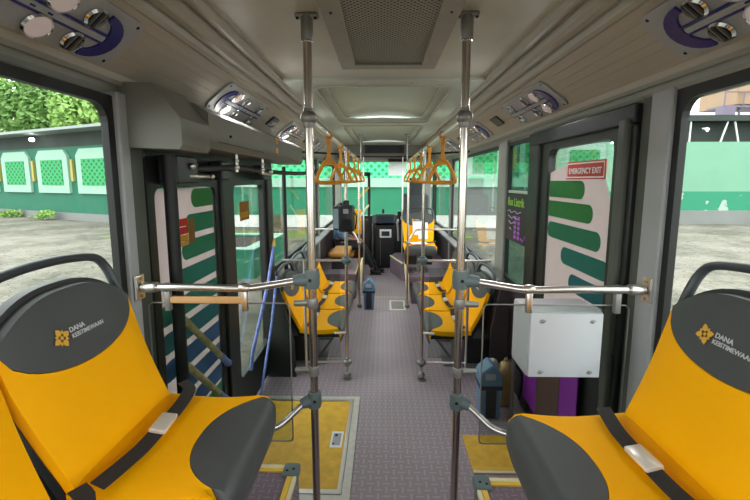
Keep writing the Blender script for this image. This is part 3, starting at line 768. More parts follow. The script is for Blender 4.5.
def duct_pt(sg, t, y, lift=0):
    """point on the sloped duct: t runs from the ridges (0) to the header (1)"""
    off = .03 if sg > 0 else 0
    x0, z0, x1, z1 = .88, 2.478, 1.085, 2.31
    x = x0+(x1-x0)*t; z = z0+(z1-z0)*t
    x = x+off*(x-.7)/.45
    nx, nz = -.168, -.205; l = math.hypot(nx, nz)
    return Vector((sg*(x+nx/l*lift), y, z+nz/l*lift))
def duct_basis(sg, y, t=.5, flip=1):
    o = duct_pt(sg, t, y); tx = (duct_pt(sg, 1, y)-duct_pt(sg, 0, y)).normalized()
    ty = Vector((0, flip, 0)); nz = duct_pt(sg, t, y, 1)-o
    m_ = Matrix((tx, ty, nz)).transposed().to_4x4(); m_.translation = o
    return m_
LAMP_W = .55
def vent_panel(label, sg, y, flip, lamps_first=False):
    """local axes: x across the duct, y along it (towards the blue arc end), z into the room"""
    t = thing('service_panel', label, 'lamp and vent panel', tuple(duct_pt(sg, .56, y)), 'lamp and vent panels in the air ducts')
    mt = duct_basis(sg, y, .56, flip)
    def add(name, b, m, par=t, sm=False):
        b.transform(mt); return obj(name, b, m, par, sm)
    b = BM(); prism(b, rrect(-.122, .100, -.42, .42, .05, 5), 'z', 0, .012); add('plate', b, M['plate'])
    b = BM()
    arc = [(.094*math.sin(R(a)), .25+.11*math.cos(R(a))) for a in range(-90, 91, 15)]
    arc2 = [(.066*math.sin(R(a)), .245+.055*math.cos(R(a))) for a in range(90, -91, -15)]
    prism(b, arc+arc2, 'z', .012, .02); add('blue_arc', b, M['navy'])
    b = BM(); box(b, -.021, -.012, -.38, .30, .012, .02, .002); box(b, .012, .021, -.38, .30, .012, .02, .002); add('blue_stripe', b, M['navy'])
    b = BM(); box(b, -.011, .011, -.37, .29, .012, .024, .004); cs = add('centre_strip', b, M['plate'])
    for q in (-.06, -.0, .06):
        b = BM(); box(b, -.003, .003, q-.008, q+.008, .024, .026); add('button', b, M['navy'], cs)
    yv, yl = (.20, .065) if not lamps_first else (.03, .19)
    for sx in (-1, 1):
        X_ = sx*.056
        b = BM(); lathe(b, [(.038, .012), (.041, .02), (.034, .027), (.030, .016)], (X_, yv, 0), 22); r = add('vent_ring', b, M['chrome'], t, True)
        b = BM(); lathe(b, [(.032, .0165), (.032, .018)], (X_, yv, 0), 18); add('vent_hollow', b, M['hole'], r)
        for q in (-.012, .012):
            b = BM(); box(b, X_-.029, X_+.029, yv+q-.0025, yv+q+.0025, .017, .027); add('vent_blade', b, M['greymetal'], r)
        b = BM(); lathe(b, [(.044, .012), (.047, .02), (.042, .027), (.039, .02)], (X_, yl, 0), 24); r = add('lamp_ring', b, M['chrome'], t, True)
        b = BM(); lathe(b, [(.040, .016), (.038, .024), (.002, .026)], (X_, yl, 0), 22); add('lamp_lens', b, M['lens'], r, True)
        ld = bpy.data.lights.new('lamp_light', 'AREA'); ld.shape = 'DISK'; ld.size = .07; ld.energy = LAMP_W*(.015 if y < 2 else 1)   # the nearest lamps are almost dark in daylight; ld.color = (1, .93, .88)
        lo = bpy.data.objects.new('lamp_light', ld); COL.objects.link(lo)
        lo.matrix_world = mt @ Matrix.Translation((X_, yl, .029)) @ Matrix.Rotation(PI, 4, 'X')
        b = BM(); lathe(b, [(.036, .012), (.039, .02), (.032, .026), (.028, .016)], (X_, -.26, 0), 20); add('vent_ring', b, M['chrome'], t, True)
    for sx, xx in ((-1, -.10), (1, .08)):
        for sy in (-1, 1):
            b = BM(); ball(b, (xx, sy*.38, .012), .007, (1, 1, .5), 8, 6); add('screw', b, M['hole'])
    return t
def small_vent(label, sg, y):
    t = thing('duct_speaker', label, 'speaker', tuple(duct_pt(sg, .5, y)), 'small slotted speakers in the air ducts')
    mt = duct_basis(sg, y)
    b = BM(); prism(b, rrect(-.05, .05, -.10, .10, .02, 4), 'z', 0, .012); b.transform(mt); obj('speaker_rim', b, M['black'], t)
    b = BM(); prism(b, rrect(-.038, .038, -.085, .085, .015, 4), 'z', .012, .014); b.transform(mt); obj('speaker_grille', b, M['handle'], t)
names = {-1: 'left', 1: 'right'}
for sg in (-1, 1):
    vent_panel('nearest lamp and vent panel in the %s air duct, at the top corner' % names[sg], sg, 1.17 if sg < 0 else 1.13, 1)
    vent_panel('%s duct panel just %s' % (names[sg], 'above the door cover box' if sg < 0 else 'beyond the near steel pole'), sg, 2.85, -1, True)
    vent_panel('middle panel of lamps and vents in the %s duct, third from here' % names[sg], sg, 4.45, -1, True)
    vent_panel('farthest lamp and vent panel visible in the %s duct' % names[sg], sg, 6.1, -1, True)
    small_vent('small slotted speaker in the %s duct between second and third panels' % names[sg], sg, 3.62)
    small_vent('small slotted speaker in the %s duct before the farthest panel' % names[sg], sg, 5.25)

# ------------------------------------------------------------ poles and rails
def joint(b, c, r=.031, l=.07, ax='z'):
    c = Vector(c)
    if ax == 'z': lathe(b, [(.019, -l/2), (r*.9, -l/2), (r, -l/4), (r, l/4), (r*.9, l/2), (.019, l/2)], c, 16)
    if ax == 'x': lathe(b, [(.017, -l/2), (r*.8, -l/2), (r, 0), (r*.8, l/2), (.017, l/2)], c, 16, 'x')
    if ax == 'y': lathe(b, [(.017, -l/2), (r*.8, -l/2), (r, 0), (r*.8, l/2), (.017, l/2)], c, 16, 'y')
RP = .0185
def near_pole(sg, x):
    y = 1.79
    t = thing('grab_pole', 'nearest %s floor-to-ceiling steel grab pole' % names[sg], 'pole', (x, y, 0), 'floor-to-ceiling grab poles')
    b = BM(); tube(b, [(x, y, .0), (x, y, 2.56)], RP, 18); obj('pole', b, M['steel'], t, True)
    b = BM(); lathe(b, [(.024, 2.47), (.027, 2.475), (.027, 2.56), (.02, 2.575)], (x, y, 0), 18)
    box(b, x-.05, x+.05, y-.02, y+.02, 2.557, 2.579, .008); o = obj('ceiling_mount', b, M['greymetal'], t, True)
    b = BM(); ball(b, (x-.038, y-.012, 2.557), .007); ball(b, (x+.038, y-.012, 2.557), .007); obj('mount_screw', b, M['hole'], o)
    b = BM(); lathe(b, [(.021, 2.462), (.025, 2.466), (.021, 2.47)], (x, y, 0), 16); obj('bright_collar', b, M['chrome'], t, True)
    b = BM(); ball(b, (x, y, 2.15), .036, (1, 1, .95), 18, 12); lathe(b, [(.022, 2.105), (.027, 2.12), (.022, 2.19)], (x, y, 0), 16); obj('ball_joint', b, M['greymetal'], t, True)
    # big grey clamp where the wall rail meets
    b = BM(); joint(b, (x, y, 1.43), .036, .085); tube(b, [(x, y, 1.425), (x+sg*.05, y-.004, 1.425), (x+sg*.085, y-.01, 1.422)], [.034, .03, .024], 14); o = obj('rail_clamp', b, M['joint'], t, True)
    b = BM(); ball(b, (x+sg*.004, y-.036, 1.43), .008, (1, .4, 1)); obj('clamp_screw', b, M['hole'], o)
    b = BM(); joint(b, (x, y, .84), .034, .075); tube(b, [(x, y, .84), (x+sg*.04, y-.01, .83), (x+sg*.06, y-.02, .825)], [.03, .028, .022], 14); o = obj('lower_clamp', b, M['joint'], t, True)
    b = BM(); ball(b, (x-sg*.006, y-.034, .845), .008, (1, .4, 1)); obj('clamp_screw', b, M['hole'], o)
    for z in (1.315, .985):
        b = BM(); joint(b, (x, y, z), .026, .045); tube(b, [(x, y, z), (x+sg*.09, y+.03, z-.012)], [.016, .014], 10); obj('glass_clamp', b, M['greymetal'], t, True)
    # curved stay from the lower clamp under the seat
    b = BM(); tube(b, smoothpath([(x+sg*.05, y-.02, .827), (x+sg*.09, y-.05, .80), (x+sg*.15, y-.1, .765), (x+sg*.25, y-.16, .76), (x+sg*.32, y-.24, .76), (x+sg*.33, y-.27, .66)], 4), .015, 12); obj('stay', b, M['steelw'], t, True)
    return t
near_pole(-1, -.325); near_pole(1, .352)

def wall_rail(sg, x0, xw):
    y = 1.78
    t = thing('handrail', 'horizontal steel handrail from near %s pole to the window pillar' % names[sg], 'handrail', (xw, y, 1.42), 'wall to pole handrails')
    b = BM(); tube(b, smoothpath([(x0+sg*.07, y, 1.423), (x0+sg*.2, y-.02, 1.405), (x0+sg*.3, y-.05, 1.40), (x0+sg*.5, y-.06, 1.405), (xw-sg*.05, y-.075, 1.41)], 5), .0165, 14); obj('rail', b, M['steelw'], t, True)
    yb = y-.08
    b = BM(); lathe(b, [(.02, 0), (.024, .01), (.024, .06), (.02, .07)], (xw-sg*.085 if sg > 0 else xw+.015, yb+.005, 1.41), 16, 'x')
    o = obj('end_socket', b, M['steelw'], t, True)
    b = BM(); box(b, min(xw, xw-sg*.012), max(xw, xw-sg*.012), yb-.03, yb+.03, 1.355, 1.465, .004); o = obj('wall_bracket', b, M['steelw'], t)
    b = BM(); ball(b, (xw-sg*.014, yb, 1.372), .008, (.5, 1, 1)); ball(b, (xw-sg*.014, yb, 1.448), .008, (.5, 1, 1)); obj('bracket_screw', b, M['brass'], o)
    for xx, q in ((x0+sg*.29, 0), (xw-sg*.12, 1)):
        b = BM(); joint(b, (xx, y-.06, 1.405), .023, .04, 'x'); box(b, xx-.013, xx+.013, y-.075, y-.05, 1.30, 1.39, .004); obj('hanger_clamp', b, M['steelw'] if not q else M['greymetal'], t, True)
    return t
wall_rail(-1, -.325, -1.08); wall_rail(1, .352, 1.145)

# clear screens under the rails
def screen(label, x0, x1, z0, z1, y):
    t = thing('glass_screen', label, 'glass screen', ((x0+x1)/2, y, z0), 'clear screens under the near handrails')
    b = BM(); box(b, x0, x1, y-.004, y+.004, z0, z1, .002); obj('pane', b, M['clear'], t)
    b = BM(); tube(b, [(x, y, z) for x, z in rrect(x0, x1, z0, z1, .02, 3)], .0035, 6, closed=True); obj('polished_edge', b, M['greymetal'], t, True)
screen('clear glass screen below the left handrail', -1.06, -.42, .66, 1.33, 1.735)
screen('clear glass screen below the right handrail', .45, 1.09, .66, 1.33, 1.735)
b = BM(); box(b, -.98, -.60, 1.71, 1.725, 1.335, 1.365, .003); o = tag(obj('wood_strip', b, M['tan']), 'tan wooden strip just below the left handrail', 'strip')

# white box hung on the right rail
t = thing('control_box', 'white plastic box with four screws hung under the right handrail', 'box', (.8, 1.8, 1.0))
b = BM(); box(b, .655, .99, 1.745, 1.96, .985, 1.295, .012); obj('casing', b, M['box'], t, True)
b = BM(); box(b, .662, .983, 1.735, 1.746, .99, 1.29, .004); o = obj('front_lid', b, M['box'], t, True)
b = BM()
for x in (.715, .935):
    for z in (1.015, 1.255): ball(b, (x, 1.732, z), .009, (1, .6, 1)); tube(b, [(x-.012, 1.731, z-.004), (x+.012, 1.731, z+.003)], .003, 6)
obj('screw', b, M['greymetal'], o, True)

# overhead rails with straps
for sg, x in ((-1, -.335), (1, .365)):
    t = thing('overhead_rail', 'overhead steel rail carrying the %s row of orange straps' % names[sg], 'rail', (x, 4, 2.15), 'overhead strap rails')
    b = BM(); tube(b, [(x, 1.82, 2.15), (x, 6.2, 2.15)], .0165, 14); obj('rail', b, M['steelw'], t, True)
    b = BM()
    for y in (3.66, 5.75): joint(b, (x, y, 2.15), .027, .06, 'y')
    obj('joint', b, M['greymetal'], t, True)
    b = BM(); tube(b, [(x, 6.2, 2.15), (x, 6.2, 2.57)], .014, 10); lathe(b, [(.05, 2.55), (.05, 2.565)], (x, 6.2, 0), 12); obj('hanger', b, M['greymetal'], t, True)
def make_strap(label):
    t = thing('hanging_strap', label, 'strap handle', (0, 0, 0), 'orange hanging strap handles')
    b = BM(); ringprism(b, [(.026*math.cos(R(a)), .026*math.sin(R(a))) for a in range(0, 360, 24)], [(.018*math.cos(R(a)), .018*math.sin(R(a))) for a in range(0, 360, 24)], 'y', -.014, .014)
    box(b, -.014, .014, -.01, .01, -.055, -.022, .004)
    obj('clip', b, M['orange'], t)
    b = BM(); box(b, -.011, .011, -.003, .003, -.16, -.05); obj('webbing', b, M['orange'], t)
    b = BM(); prism(b, [(-.013, -.12), (.013, -.12), (.02, -.14), (.038, -.178), (-.038, -.178), (-.02, -.14)], 'y', -.009, .009)
    pts = smoothpath([(-.022, 0, -.158), (.022, 0, -.158), (.052, 0, -.205), (.078, 0, -.262), (.070, 0, -.284), (.0, 0, -.286), (-.070, 0, -.284), (-.078, 0, -.262), (-.052, 0, -.205)], 4, True)
    tube(b, pts, .012, 8, closed=True); obj('handle', b, M['orange'], t, True)
    return t
st0 = None
ordn = ['nearest', 'second', 'third', 'fourth', 'farthest']
for sg, x in ((-1, -.335), (1, .365)):
    for i, y in enumerate((2.5, 3.2, 3.92, 4.7, 5.45)):
        lab = '%s orange strap handle on the %s overhead rail' % (ordn[i], names[sg])
        if st0 is None: o = st0 = make_strap(lab)
        else: o = copy_tree(st0); o['label'] = lab
        o.location = (x, y, 2.15)

# poles beside the middle seats
def mid_pole(sg, x, xw):
    y = 3.6
    t = thing('grab_pole', 'grab pole at the near end of the %s middle seats with ball foot' % names[sg], 'pole', (x, y, 0), 'floor-to-ceiling grab poles')
    b = BM(); tube(b, [(x, y, .02), (x, y, 2.15)], .016, 14); obj('pole', b, M['steel'], t, True)
    b = BM(); ball(b, (x, y, .045), .036); lathe(b, [(.045, 0), (.045, .008)], (x, y, 0), 14); obj('ball_foot', b, M['greymetal'], t, True)
    for z in (1.15, .17):
        b = BM(); ball(b, (x, y, z), .04, (1.2, 1, .85)); joint(b, (x, y, z), .026, .08); obj('ball_joint', b, M['joint' if z > 1 else 'greymetal'], t, True)
    t2 = thing('seat_guard_rail', 'steel guard rail frame at the near end of the %s middle seats' % names[sg], 'rail', (xw, y, 0), 'guard rails beside the middle seats')
    b = BM(); tube(b, [(xw, y-.02, .1), (xw, y-.02, 1.15)], .013, 12); obj('upright', b, M['steelw'], t2, True)
    for z in (1.15, .17):
        b = BM(); tube(b, [(x+sg*.03, y, z), (xw+sg*.2*(z > 1), y-.01, z+.0)], .012, 10); obj('cross_bar', b, M['steelw'], t2, True)
    b = BM(); tube(b, [(x, y, .46), (x+sg*.11, y, .455)], .012, 8); ball(b, (x+sg*.11, y, .455), .013); obj('stub', b, M['steelw'], t2, True)
    b = BM(); box(b, min(x+sg*.06, xw-sg*.02), max(x+sg*.06, xw-sg*.02), y-.003, y+.003, .22, 1.08); obj('clear_panel', b, M['clear'], t2)
mid_pole(-1, -.335, -.72); mid_pole(1, .365, .78)
def far_pole(sg, x):
    y = 5.75
    t = thing('grab_pole', 'grab pole beyond the %s middle seats%s' % (names[sg], ', next to the blue bin' if sg < 0 else ', before the rear-facing yellow seat'), 'pole', (x, y, 0), 'floor-to-ceiling grab poles')
    b = BM(); tube(b, [(x, y, .02), (x, y, 2.15)], .015, 12); obj('pole', b, M['steel'], t, True)
    b = BM(); ball(b, (x, y, .03), .035); obj('ball_foot', b, M['greymetal'], t, True)
    b = BM(); ball(b, (x, y, .98), .03); obj('ball_joint', b, M['greymetal'], t, True)
    b = BM(); tube(b, smoothpath([(x, y, .98), (x+sg*.1, y, 1.14), (x+sg*.2, y, 1.17), (x+sg*.72, y, 1.17)], 4), .013, 10); obj('cross_bar', b, M['steelw'], t, True)
far_pole(-1, -.345); far_pole(1, .36)
for sg in (-1, 1):
    b = BM(); x = sg*.36
    tube(b, smoothpath([(x, 7.4, 0), (x, 7.4, 1.0), (x, 7.4, 2.3)], 3), .014, 10)
    t = tag(obj('grab_pole', b, M['steelw'], None, True), 'farthest %s pole in front of the driver area' % names[sg], 'pole', 'floor-to-ceiling grab poles')
# black front door frame and yellow bars on the left
t = thing('door_frame_rail', 'black upright frame with yellow grab bars at the front door', 'rail', (-.35, 8.5, 0))
b = BM(); box(b, -.33, -.27, 8.6, 8.65, .1, 2.02, .01); box(b, -.55, -.27, 8.6, 8.65, 1.96, 2.05, .01); obj('frame', b, M['black'], t)
b = BM(); tube(b, [(-.52, 8.2, 1.5), (-.30, 8.4, 1.72)], .02, 8); obj('yellow_bar', b, M['nosingyel'], t, True)
b = BM(); tube(b, [(-.5, 8.2, 1.1), (-.30, 8.4, 1.36)], .02, 8); obj('cream_bar', b, M['cream'], t, True)
b = BM(); box(b, -.62, -.45, 8.3, 8.34, .75, 1.28, .02); obj('yellow_panel', b, M['yellow'], t)
b = BM(); box(b, XL+.02, -.33, 8.78, 8.85, 0, 1.02, .01); struct('trim_15', b, M['lowwall'])
for i, x in enumerate((-1.02, 1.02)):
    b = BM(); box(b, x-.07, x+.07, 9.1, 9.25, 0, 2.4, .02); struct('trim_%d' % (16+i), b, M['wallp'])

# card reader on the left middle pole
t = thing('card_reader', 'black card reader terminal with grey screen on the left pole', 'card reader', (-.37, 3.53, 1.5))
rt_ = Euler((0, 0, R(-8)))
b = BM(); box(b, -.44, -.375, 3.50, 3.56, 1.44, 1.65, .012, rt_); obj('reader_body', b, M['black'], t, True)
b = BM(); box(b, -.39, -.255, 3.47, 3.575, 1.425, 1.66, .02, rt_); obj('terminal', b, M['black'], t, True)
b = BM(); box(b, -.437, -.38, 3.492, 3.499, 1.455, 1.63, .002, rt_); obj('screen', b, M['screen'], t)
b = BM(); box(b, -.347, -.30, 3.462, 3.468, 1.59, 1.63, .002, rt_); obj('label', b, M['plate'], t)
b = BM(); box(b, -.36, -.275, 3.458, 3.47, 1.49, 1.54, .004, rt_); obj('card_slot', b, M['hole'], t)
b = BM(); lathe(b, [(.03, 1.65), (.03, 1.69), (.018, 1.70)], (-.335, 3.6, 0), 12); box(b, -.36, -.31, 3.56, 3.62, 1.42, 1.62, .008); obj('pole_clamp', b, M['black'], t)
b = BM(); tube(b, smoothpath([(-.255, 3.52, 1.60), (-.235, 3.55, 1.55), (-.25, 3.58, 1.44)], 4), .007, 6); obj('cable', b, M['black'], t)

# ------------------------------------------------------------ seats
def make_seat(label, high):
    """seat facing +x, w along +y; origin on what it stands on; `h` is the cushion height"""
    h = .44 if high else .46
    t = thing('bus_seat', label, 'bus seat', (0, 0, 0), 'yellow and charcoal passenger seats')
    def hw(s): return .236+.025*min(1, max(0, s)/.28)
    def Lf(i): return .375-.125*math.sqrt(max(0, 1-i*i))
    def Tf(i): return .375+.098*max(0, 1-abs(i)**2.6)
    def surf(i, s, d=0):
        u = -.02-.17*(s/.48)-.02*math.sin(PI*min(1, s/.48))
        edge = (1-abs(i)**4)
        u += .018*edge*math.sin(PI*min(1, max(0, s/.5)))**.5
        return Vector((u-d, i*hw(s), h+s))
    b = BM(); slab(b, lambda a, c: surf(2*a-1, -.03+c*(Lf(2*a-1)+.03)), lambda a, c: surf(2*a-1, -.03+c*(Lf(2*a-1)+.03), .045), 20, 12); obj('backrest', b, M['yellow'], t, True, 50)
    def cs(a, c):
        i = 2*a-1; return i, Lf(i)+.003+c*(Tf(i)-Lf(i)-.003)
    b = BM(); slab(b, lambda a, c: surf(*cs(a, c), -.001), lambda a, c: surf(*cs(a, c), .045), 24, 8); obj('headrest_panel', b, M['charcoal'], t, True, 50)
    # moulded shell behind, with a rim
    def sh(a, c, d):
        i = 2*a-1; s = -.14+c*(Tf(i)+.155); p = surf(i, s, d); p.y *= 1.012; return p
    b = BM(); slab(b, lambda a, c: sh(a, c, .032), lambda a, c: sh(a, c, .062), 20, 10); obj('shell', b, M['black'], t, True, 50)
    # grab handle over the top
    P = [(-.250, .36), (-.250, .43), (-.240, .49), (-.205, .527), (-.10, .543), (0, .547), (.10, .543), (.205, .527), (.240, .49), (.250, .43), (.250, .36)]
    pts = smoothpath([Vector((-.055-.17*(s/.48), w_, h+s)) for w_, s in P], 4)
    b = BM(); tube(b, pts, .0145, 10, flat=(1.25, 1, 1)); obj('grab_handle', b, M['handle'], t, True)
    # cushion
    def prof_(dv):
        if dv <= .35: return dv, -.012*math.sin(PI*min(1, dv/.35))
        if dv <= .4285:
            a = (dv-.35)/.05; return .35+.05*math.sin(a), -.05*(1-math.cos(a))
        return .40, -.05-(dv-.4285)
    def cus(i, dv, drop=0):
        u, z = prof_(dv)
        u = u*(1-.05*abs(i)**6)
        z -= .012*abs(i)**6
        return Vector((u-(drop*.3 if dv > .4 else 0), i*(.252-.006*(dv/.45)), h+z-drop))
    def Df(i): return .44-.235*max(0, 1-abs(i)**2.4)**.6
    b = BM(); slab(b, lambda a, c: cus(2*a-1, -.03+c*(Df(2*a-1)+.03)), lambda a, c: cus(2*a-1, -.03+c*(Df(2*a-1)+.03), .045), 22, 14); obj('seat_cushion', b, M['yellow'], t, True, 50)
    b = BM(); slab(b, lambda a, c: cus(2*a-1, Df(2*a-1)+.002+c*(.475-Df(2*a-1)), -.001), lambda a, c: cus(2*a-1, Df(2*a-1)+.002+c*(.475-Df(2*a-1)), .045), 22, 10); obj('cushion_front_panel', b, M['charcoal'], t, True, 50)
    b = BM(); box(b, -.03, .375, -.245, .245, h-.105, h-.05, .015); obj('seat_pan', b, M['black'], t, True)
    if high:
        b = BM(); box(b, -.08, .20, -.20, .20, 0, h-.1, .01); obj('pedestal', b, M['black'], t)
    else:
        b = BM(); box(b, .02, .10, -.035, .035, 0, h-.1, .006); tube(b, [(.1, 0, .02), (.34, .0, h-.11)], .012, 8); box(b, .0, .2, -.1, .1, 0, .015); obj('pedestal', b, M['greymetal'], t)
        b = BM(); box(b, -.25, .03, -.22, .22, .1, h-.1, .01); obj('wall_bracket', b, M['black'], t)
    # lap belt in the crease
    z = h+.012
    pts = smoothpath([(.02, .262, z+.018), (.06, .235, z+.006), (.076, .15, z+.002), (.08, .06, z+.001)], 4)
    b = BM(); ribbon(b, pts, .045, .003, (.25, 0, 1)); o = obj('seat_belt', b, M['web'], t)
    pts = smoothpath([(.080, -.02, z+.001), (.078, -.1, z+.001), (.066, -.17, z), (.05, -.245, z-.0)], 4)
    ribbon_b = BM(); ribbon(ribbon_b, pts, .045, .003, (.25, 0, 1)); obj('seat_belt', ribbon_b, M['web'], t)
    b = BM(); box(b, .054, .106, -.03, .065, z-.002, z+.015, .005, Euler((0, R(8), R(4)))); obj('belt_buckle', b, M['buckle'], t, True)
    # emblem and lettering on the charcoal panel
    i0 = surf(0, .33); i1 = surf(0, .40); up = (i1-i0).normalized(); nr = Vector((0, 1, 0)).cross(up)
    def on(w_, s, lift=.0035):
        p = surf(w_/hw(s), s); return p+nr*lift
    mt = basis(on(-.085, .345), (0, 1, 0), tuple(up)) @ Matrix.Scale(1.2, 4)
    b = BM()
    def flat(poly):
        vs = [b.verts.new(mt @ Vector((x, y, 0))) for x, y in poly]; vt = [b.verts.new(mt @ Vector((x, y, .0012))) for x, y in poly]
        k = len(poly); b.faces.new(vt)
        for q in range(k): b.faces.new((vs[q], vs[(q+1) % k], vt[(q+1) % k], vt[q]))
    for k in range(4):
        a = R(20+90*k); c, s_ = math.cos(a), math.sin(a)
        flat([(c*x-s_*y, s_*x+c*y) for x, y in ((.006, 0), (.011, .0065), (.018, .007), (.026, 0), (.018, -.007), (.011, -.0065))])
        a = R(65+90*k); c, s_ = math.cos(a), math.sin(a)
        flat([(c*x-s_*y, s_*x+c*y) for x, y in ((.009, 0), (.014, .0045), (.0195, 0), (.014, -.0045))])
    flat([(.0045*math.cos(R(q)), .0045*math.sin(R(q))) for q in range(0, 360, 45)])
    obj('emblem', b, M['gold'], t)
    b = text('DANA', .021, basis(on(-.052, .349), (0, 1, 0), tuple(up)), .0006, 'LEFT', .0005)
    merge(b, text('KEISTIMEWAAN', .0185, basis(on(-.052, .331, .005), (0, 1, 0), tuple(up)), .0006, 'LEFT', .0003))
    obj('lettering', b, M['thread'], t)
    return t
sA = make_seat('x', True); sB = make_seat('x', False)
def place(o, x, y, z, rz, lab): o.location = (x, y, z); o.rotation_euler = (0, 0, rz); o['label'] = lab
place(sA, -.79, 1.175, .64, 0, 'large near left yellow seat with charcoal lens panel and grey handle')
o = copy_tree(sA); place(o, -.79, .64, .64, 0, 'yellow seat cut off at the lower left corner of the photo')
o = copy_tree(sA); place(o, .82, 1.075, .64, PI, 'large near right yellow seat with charcoal lens panel and buckled lap belt')
o = copy_tree(sA); place(o, .82, .54, .64, PI, 'yellow seat cut off at the right edge, nearer than the buckled one')
for sg in (-1, 1):
    for i, y in enumerate((4.02, 4.66, 5.30)):
        if sg < 0 and i == 0: o = sB
        else: o = copy_tree(sB)
        place(o, -.78 if sg < 0 else .82, y-(.03 if sg > 0 else 0), 0, 0 if sg < 0 else PI,
              '%s of the three yellow seats in the middle %s bench' % (('nearest', 'middle', 'farthest')[i], names[sg]))
        o.scale = (1, 1.2, 1)
# rear-facing seat before the driver
o = copy_tree(sB); o.scale = (1, 1, 1); place(o, .58, 6.4, .42, -PI/2, 'rear-facing yellow seat with white papers in front of the driver seat')
pp = thing('paper_sheet', 'white paper sheet lying against the rear-facing yellow seat back', 'paper', (.6, 6.4, .95))
rr = Euler((R(-20), 0, R(4)))
b = BM(); box(b, .48, .64, 6.42, 6.424, 1.0, 1.22, 0, rr); box(b, .57, .72, 6.385, 6.389, .94, 1.21, 0, Euler((R(-22), 0, R(-3)))); obj('sheet', b, M['paper'], pp)
b = BM(); box(b, .44, .70, 6.15, 6.33, .892, .897, 0, Euler((0, 0, R(12)))); tag(obj('paper_sheet', b, M['paper']), 'white paper lying flat on the rear-facing seat cushion', 'paper')
# dark panel closing the bench end by the left door
b = BM(); prism(b, [(XL+.02, 0), (-.83, 0), (-.84, .35), (-.93, .72), (-.98, .95), (XL+.02, .95)], 'y', 3.62, 3.645); tag(obj('bench_end_panel', b, M['frame']), 'dark panel closing the end of the left middle bench', 'panel')
b = BM(); prism(b, [(XR-.02, 0), (1.0, 0), (1.0, .5), (1.08, .92), (XR-.02, .92)], 'y', 3.57, 3.595); tag(obj('bench_end_panel', b, M['lowwall']), 'dark panel closing the end of the right middle bench', 'panel')

# ------------------------------------------------------------ bins and extinguisher
def bin_(label, x, y, ang):
    t = thing('waste_bin', label, 'bin', (x, y, 0), 'small blue waste bins')
    b = BM(); slab(b, lambda a, c: (x-.07-.015*c+(.14+.03*c)*a, y-.07-.015*c, .4*c*.8), lambda a, c: (x-.07-.015*c+(.14+.03*c)*a, y+.07+.015*c, .4*c*.8), 2, 4); obj('bucket', b, M['bluebin'], t)
    b = BM(); box(b, x-.09, x+.09, y-.09, y+.09, .25, .285, .006); box(b, x-.04, x+.04, y-.092, y-.08, .02, .25, .003); obj('dark_band', b, M['bindark'], t)
    b = BM(); prism(b, [(x-.085, .32), (x+.085, .32), (x+.08, .38), (x, .455), (x-.08, .38)], 'y', y-.085, y+.085); bmesh.ops.bevel(b, geom=b.edges[:], offset=.008, segments=2, affect='EDGES'); obj('lid', b, M['bluebin'], t, True)
    b = BM(); box(b, x-.05, x+.03, y-.09, y-.083, .335, .385, .003); obj('flap', b, M['plate'], t)
    return t
bin_('blue waste bin standing by the far left pole in the aisle', -.2, 5.72, 0)
o = bin_('blue-grey waste bin on the floor behind the right handrail', .85, 3.04, 0)
t = thing('fire_extinguisher', 'tan extinguisher with silver label beside the right blue bin', 'fire extinguisher', (1.04, 3.2, 0))
b = BM(); lathe(b, [(.06, .02), (.066, .03), (.066, .33), (.05, .37), (.022, .39), (.022, .41)], (1.03, 3.18, 0), 18); obj('cylinder', b, M['brass'], t, True)
b = BM(); lathe(b, [(.05, 0), (.055, .01), (.055, .34), (.035, .38), (.015, .39)], (.925, 3.22, 0), 16); obj('side_cylinder', b, M['silver'], t, True)
b = BM(); box(b, 1.03, 1.1, 3.16, 3.2, .41, .44, .005); tube(b, [(1.0, 3.15, .46), (1.1, 3.18, .44)], .008, 6); tube(b, smoothpath([(1.06, 3.12, .42), (1.13, 3.08, .3), (1.12, 3.1, .1)], 4), .009, 6); obj('valve', b, M['black'], t)
b = BM(); tube(b, [(1.02, 2.98, .0), (1.02, 2.98, .9)], .014, 10); tag(obj('support_post', b, M['greymetal'], None, True), 'thin grey post beside the extinguisher on the right', 'post')

# ------------------------------------------------------------ the passenger
def skin_mesh(name, pts, edges, rad, m, parent, root=0, sub=1):
    me = bpy.data.meshes.new(name); me.from_pydata([tuple(Vector(p)-root_of(parent).location) for p in pts], edges, [])
    o = bpy.data.objects.new(name, me); COL.objects.link(o); o.parent = parent
    md = o.modifiers.new('s', 'SKIN'); md.use_smooth_shade = True
    for i, r in enumerate(rad):
        r = r if isinstance(r, tuple) else (r, r); me.skin_vertices[0].data[i].radius = r
    me.skin_vertices[0].data[root].use_root = True
    sb = o.modifiers.new('u', 'SUBSURF'); sb.levels = sb.render_levels = sub
    dg = bpy.context.evaluated_depsgraph_get(); dg.update()
    m2 = bpy.data.meshes.new_from_object(o.evaluated_get(dg)); m2.name = name
    o.modifiers.clear(); o.data = m2; bpy.data.meshes.remove(me); m2.materials.clear(); m2.materials.append(m); m2.shade_smooth()
    return o
P = thing('person', 'person in blue-grey patterned top and black trousers seated at front left', 'person', (-.88, 7.95, .0))
py = 7.95
hip = (-.86, py, .60)
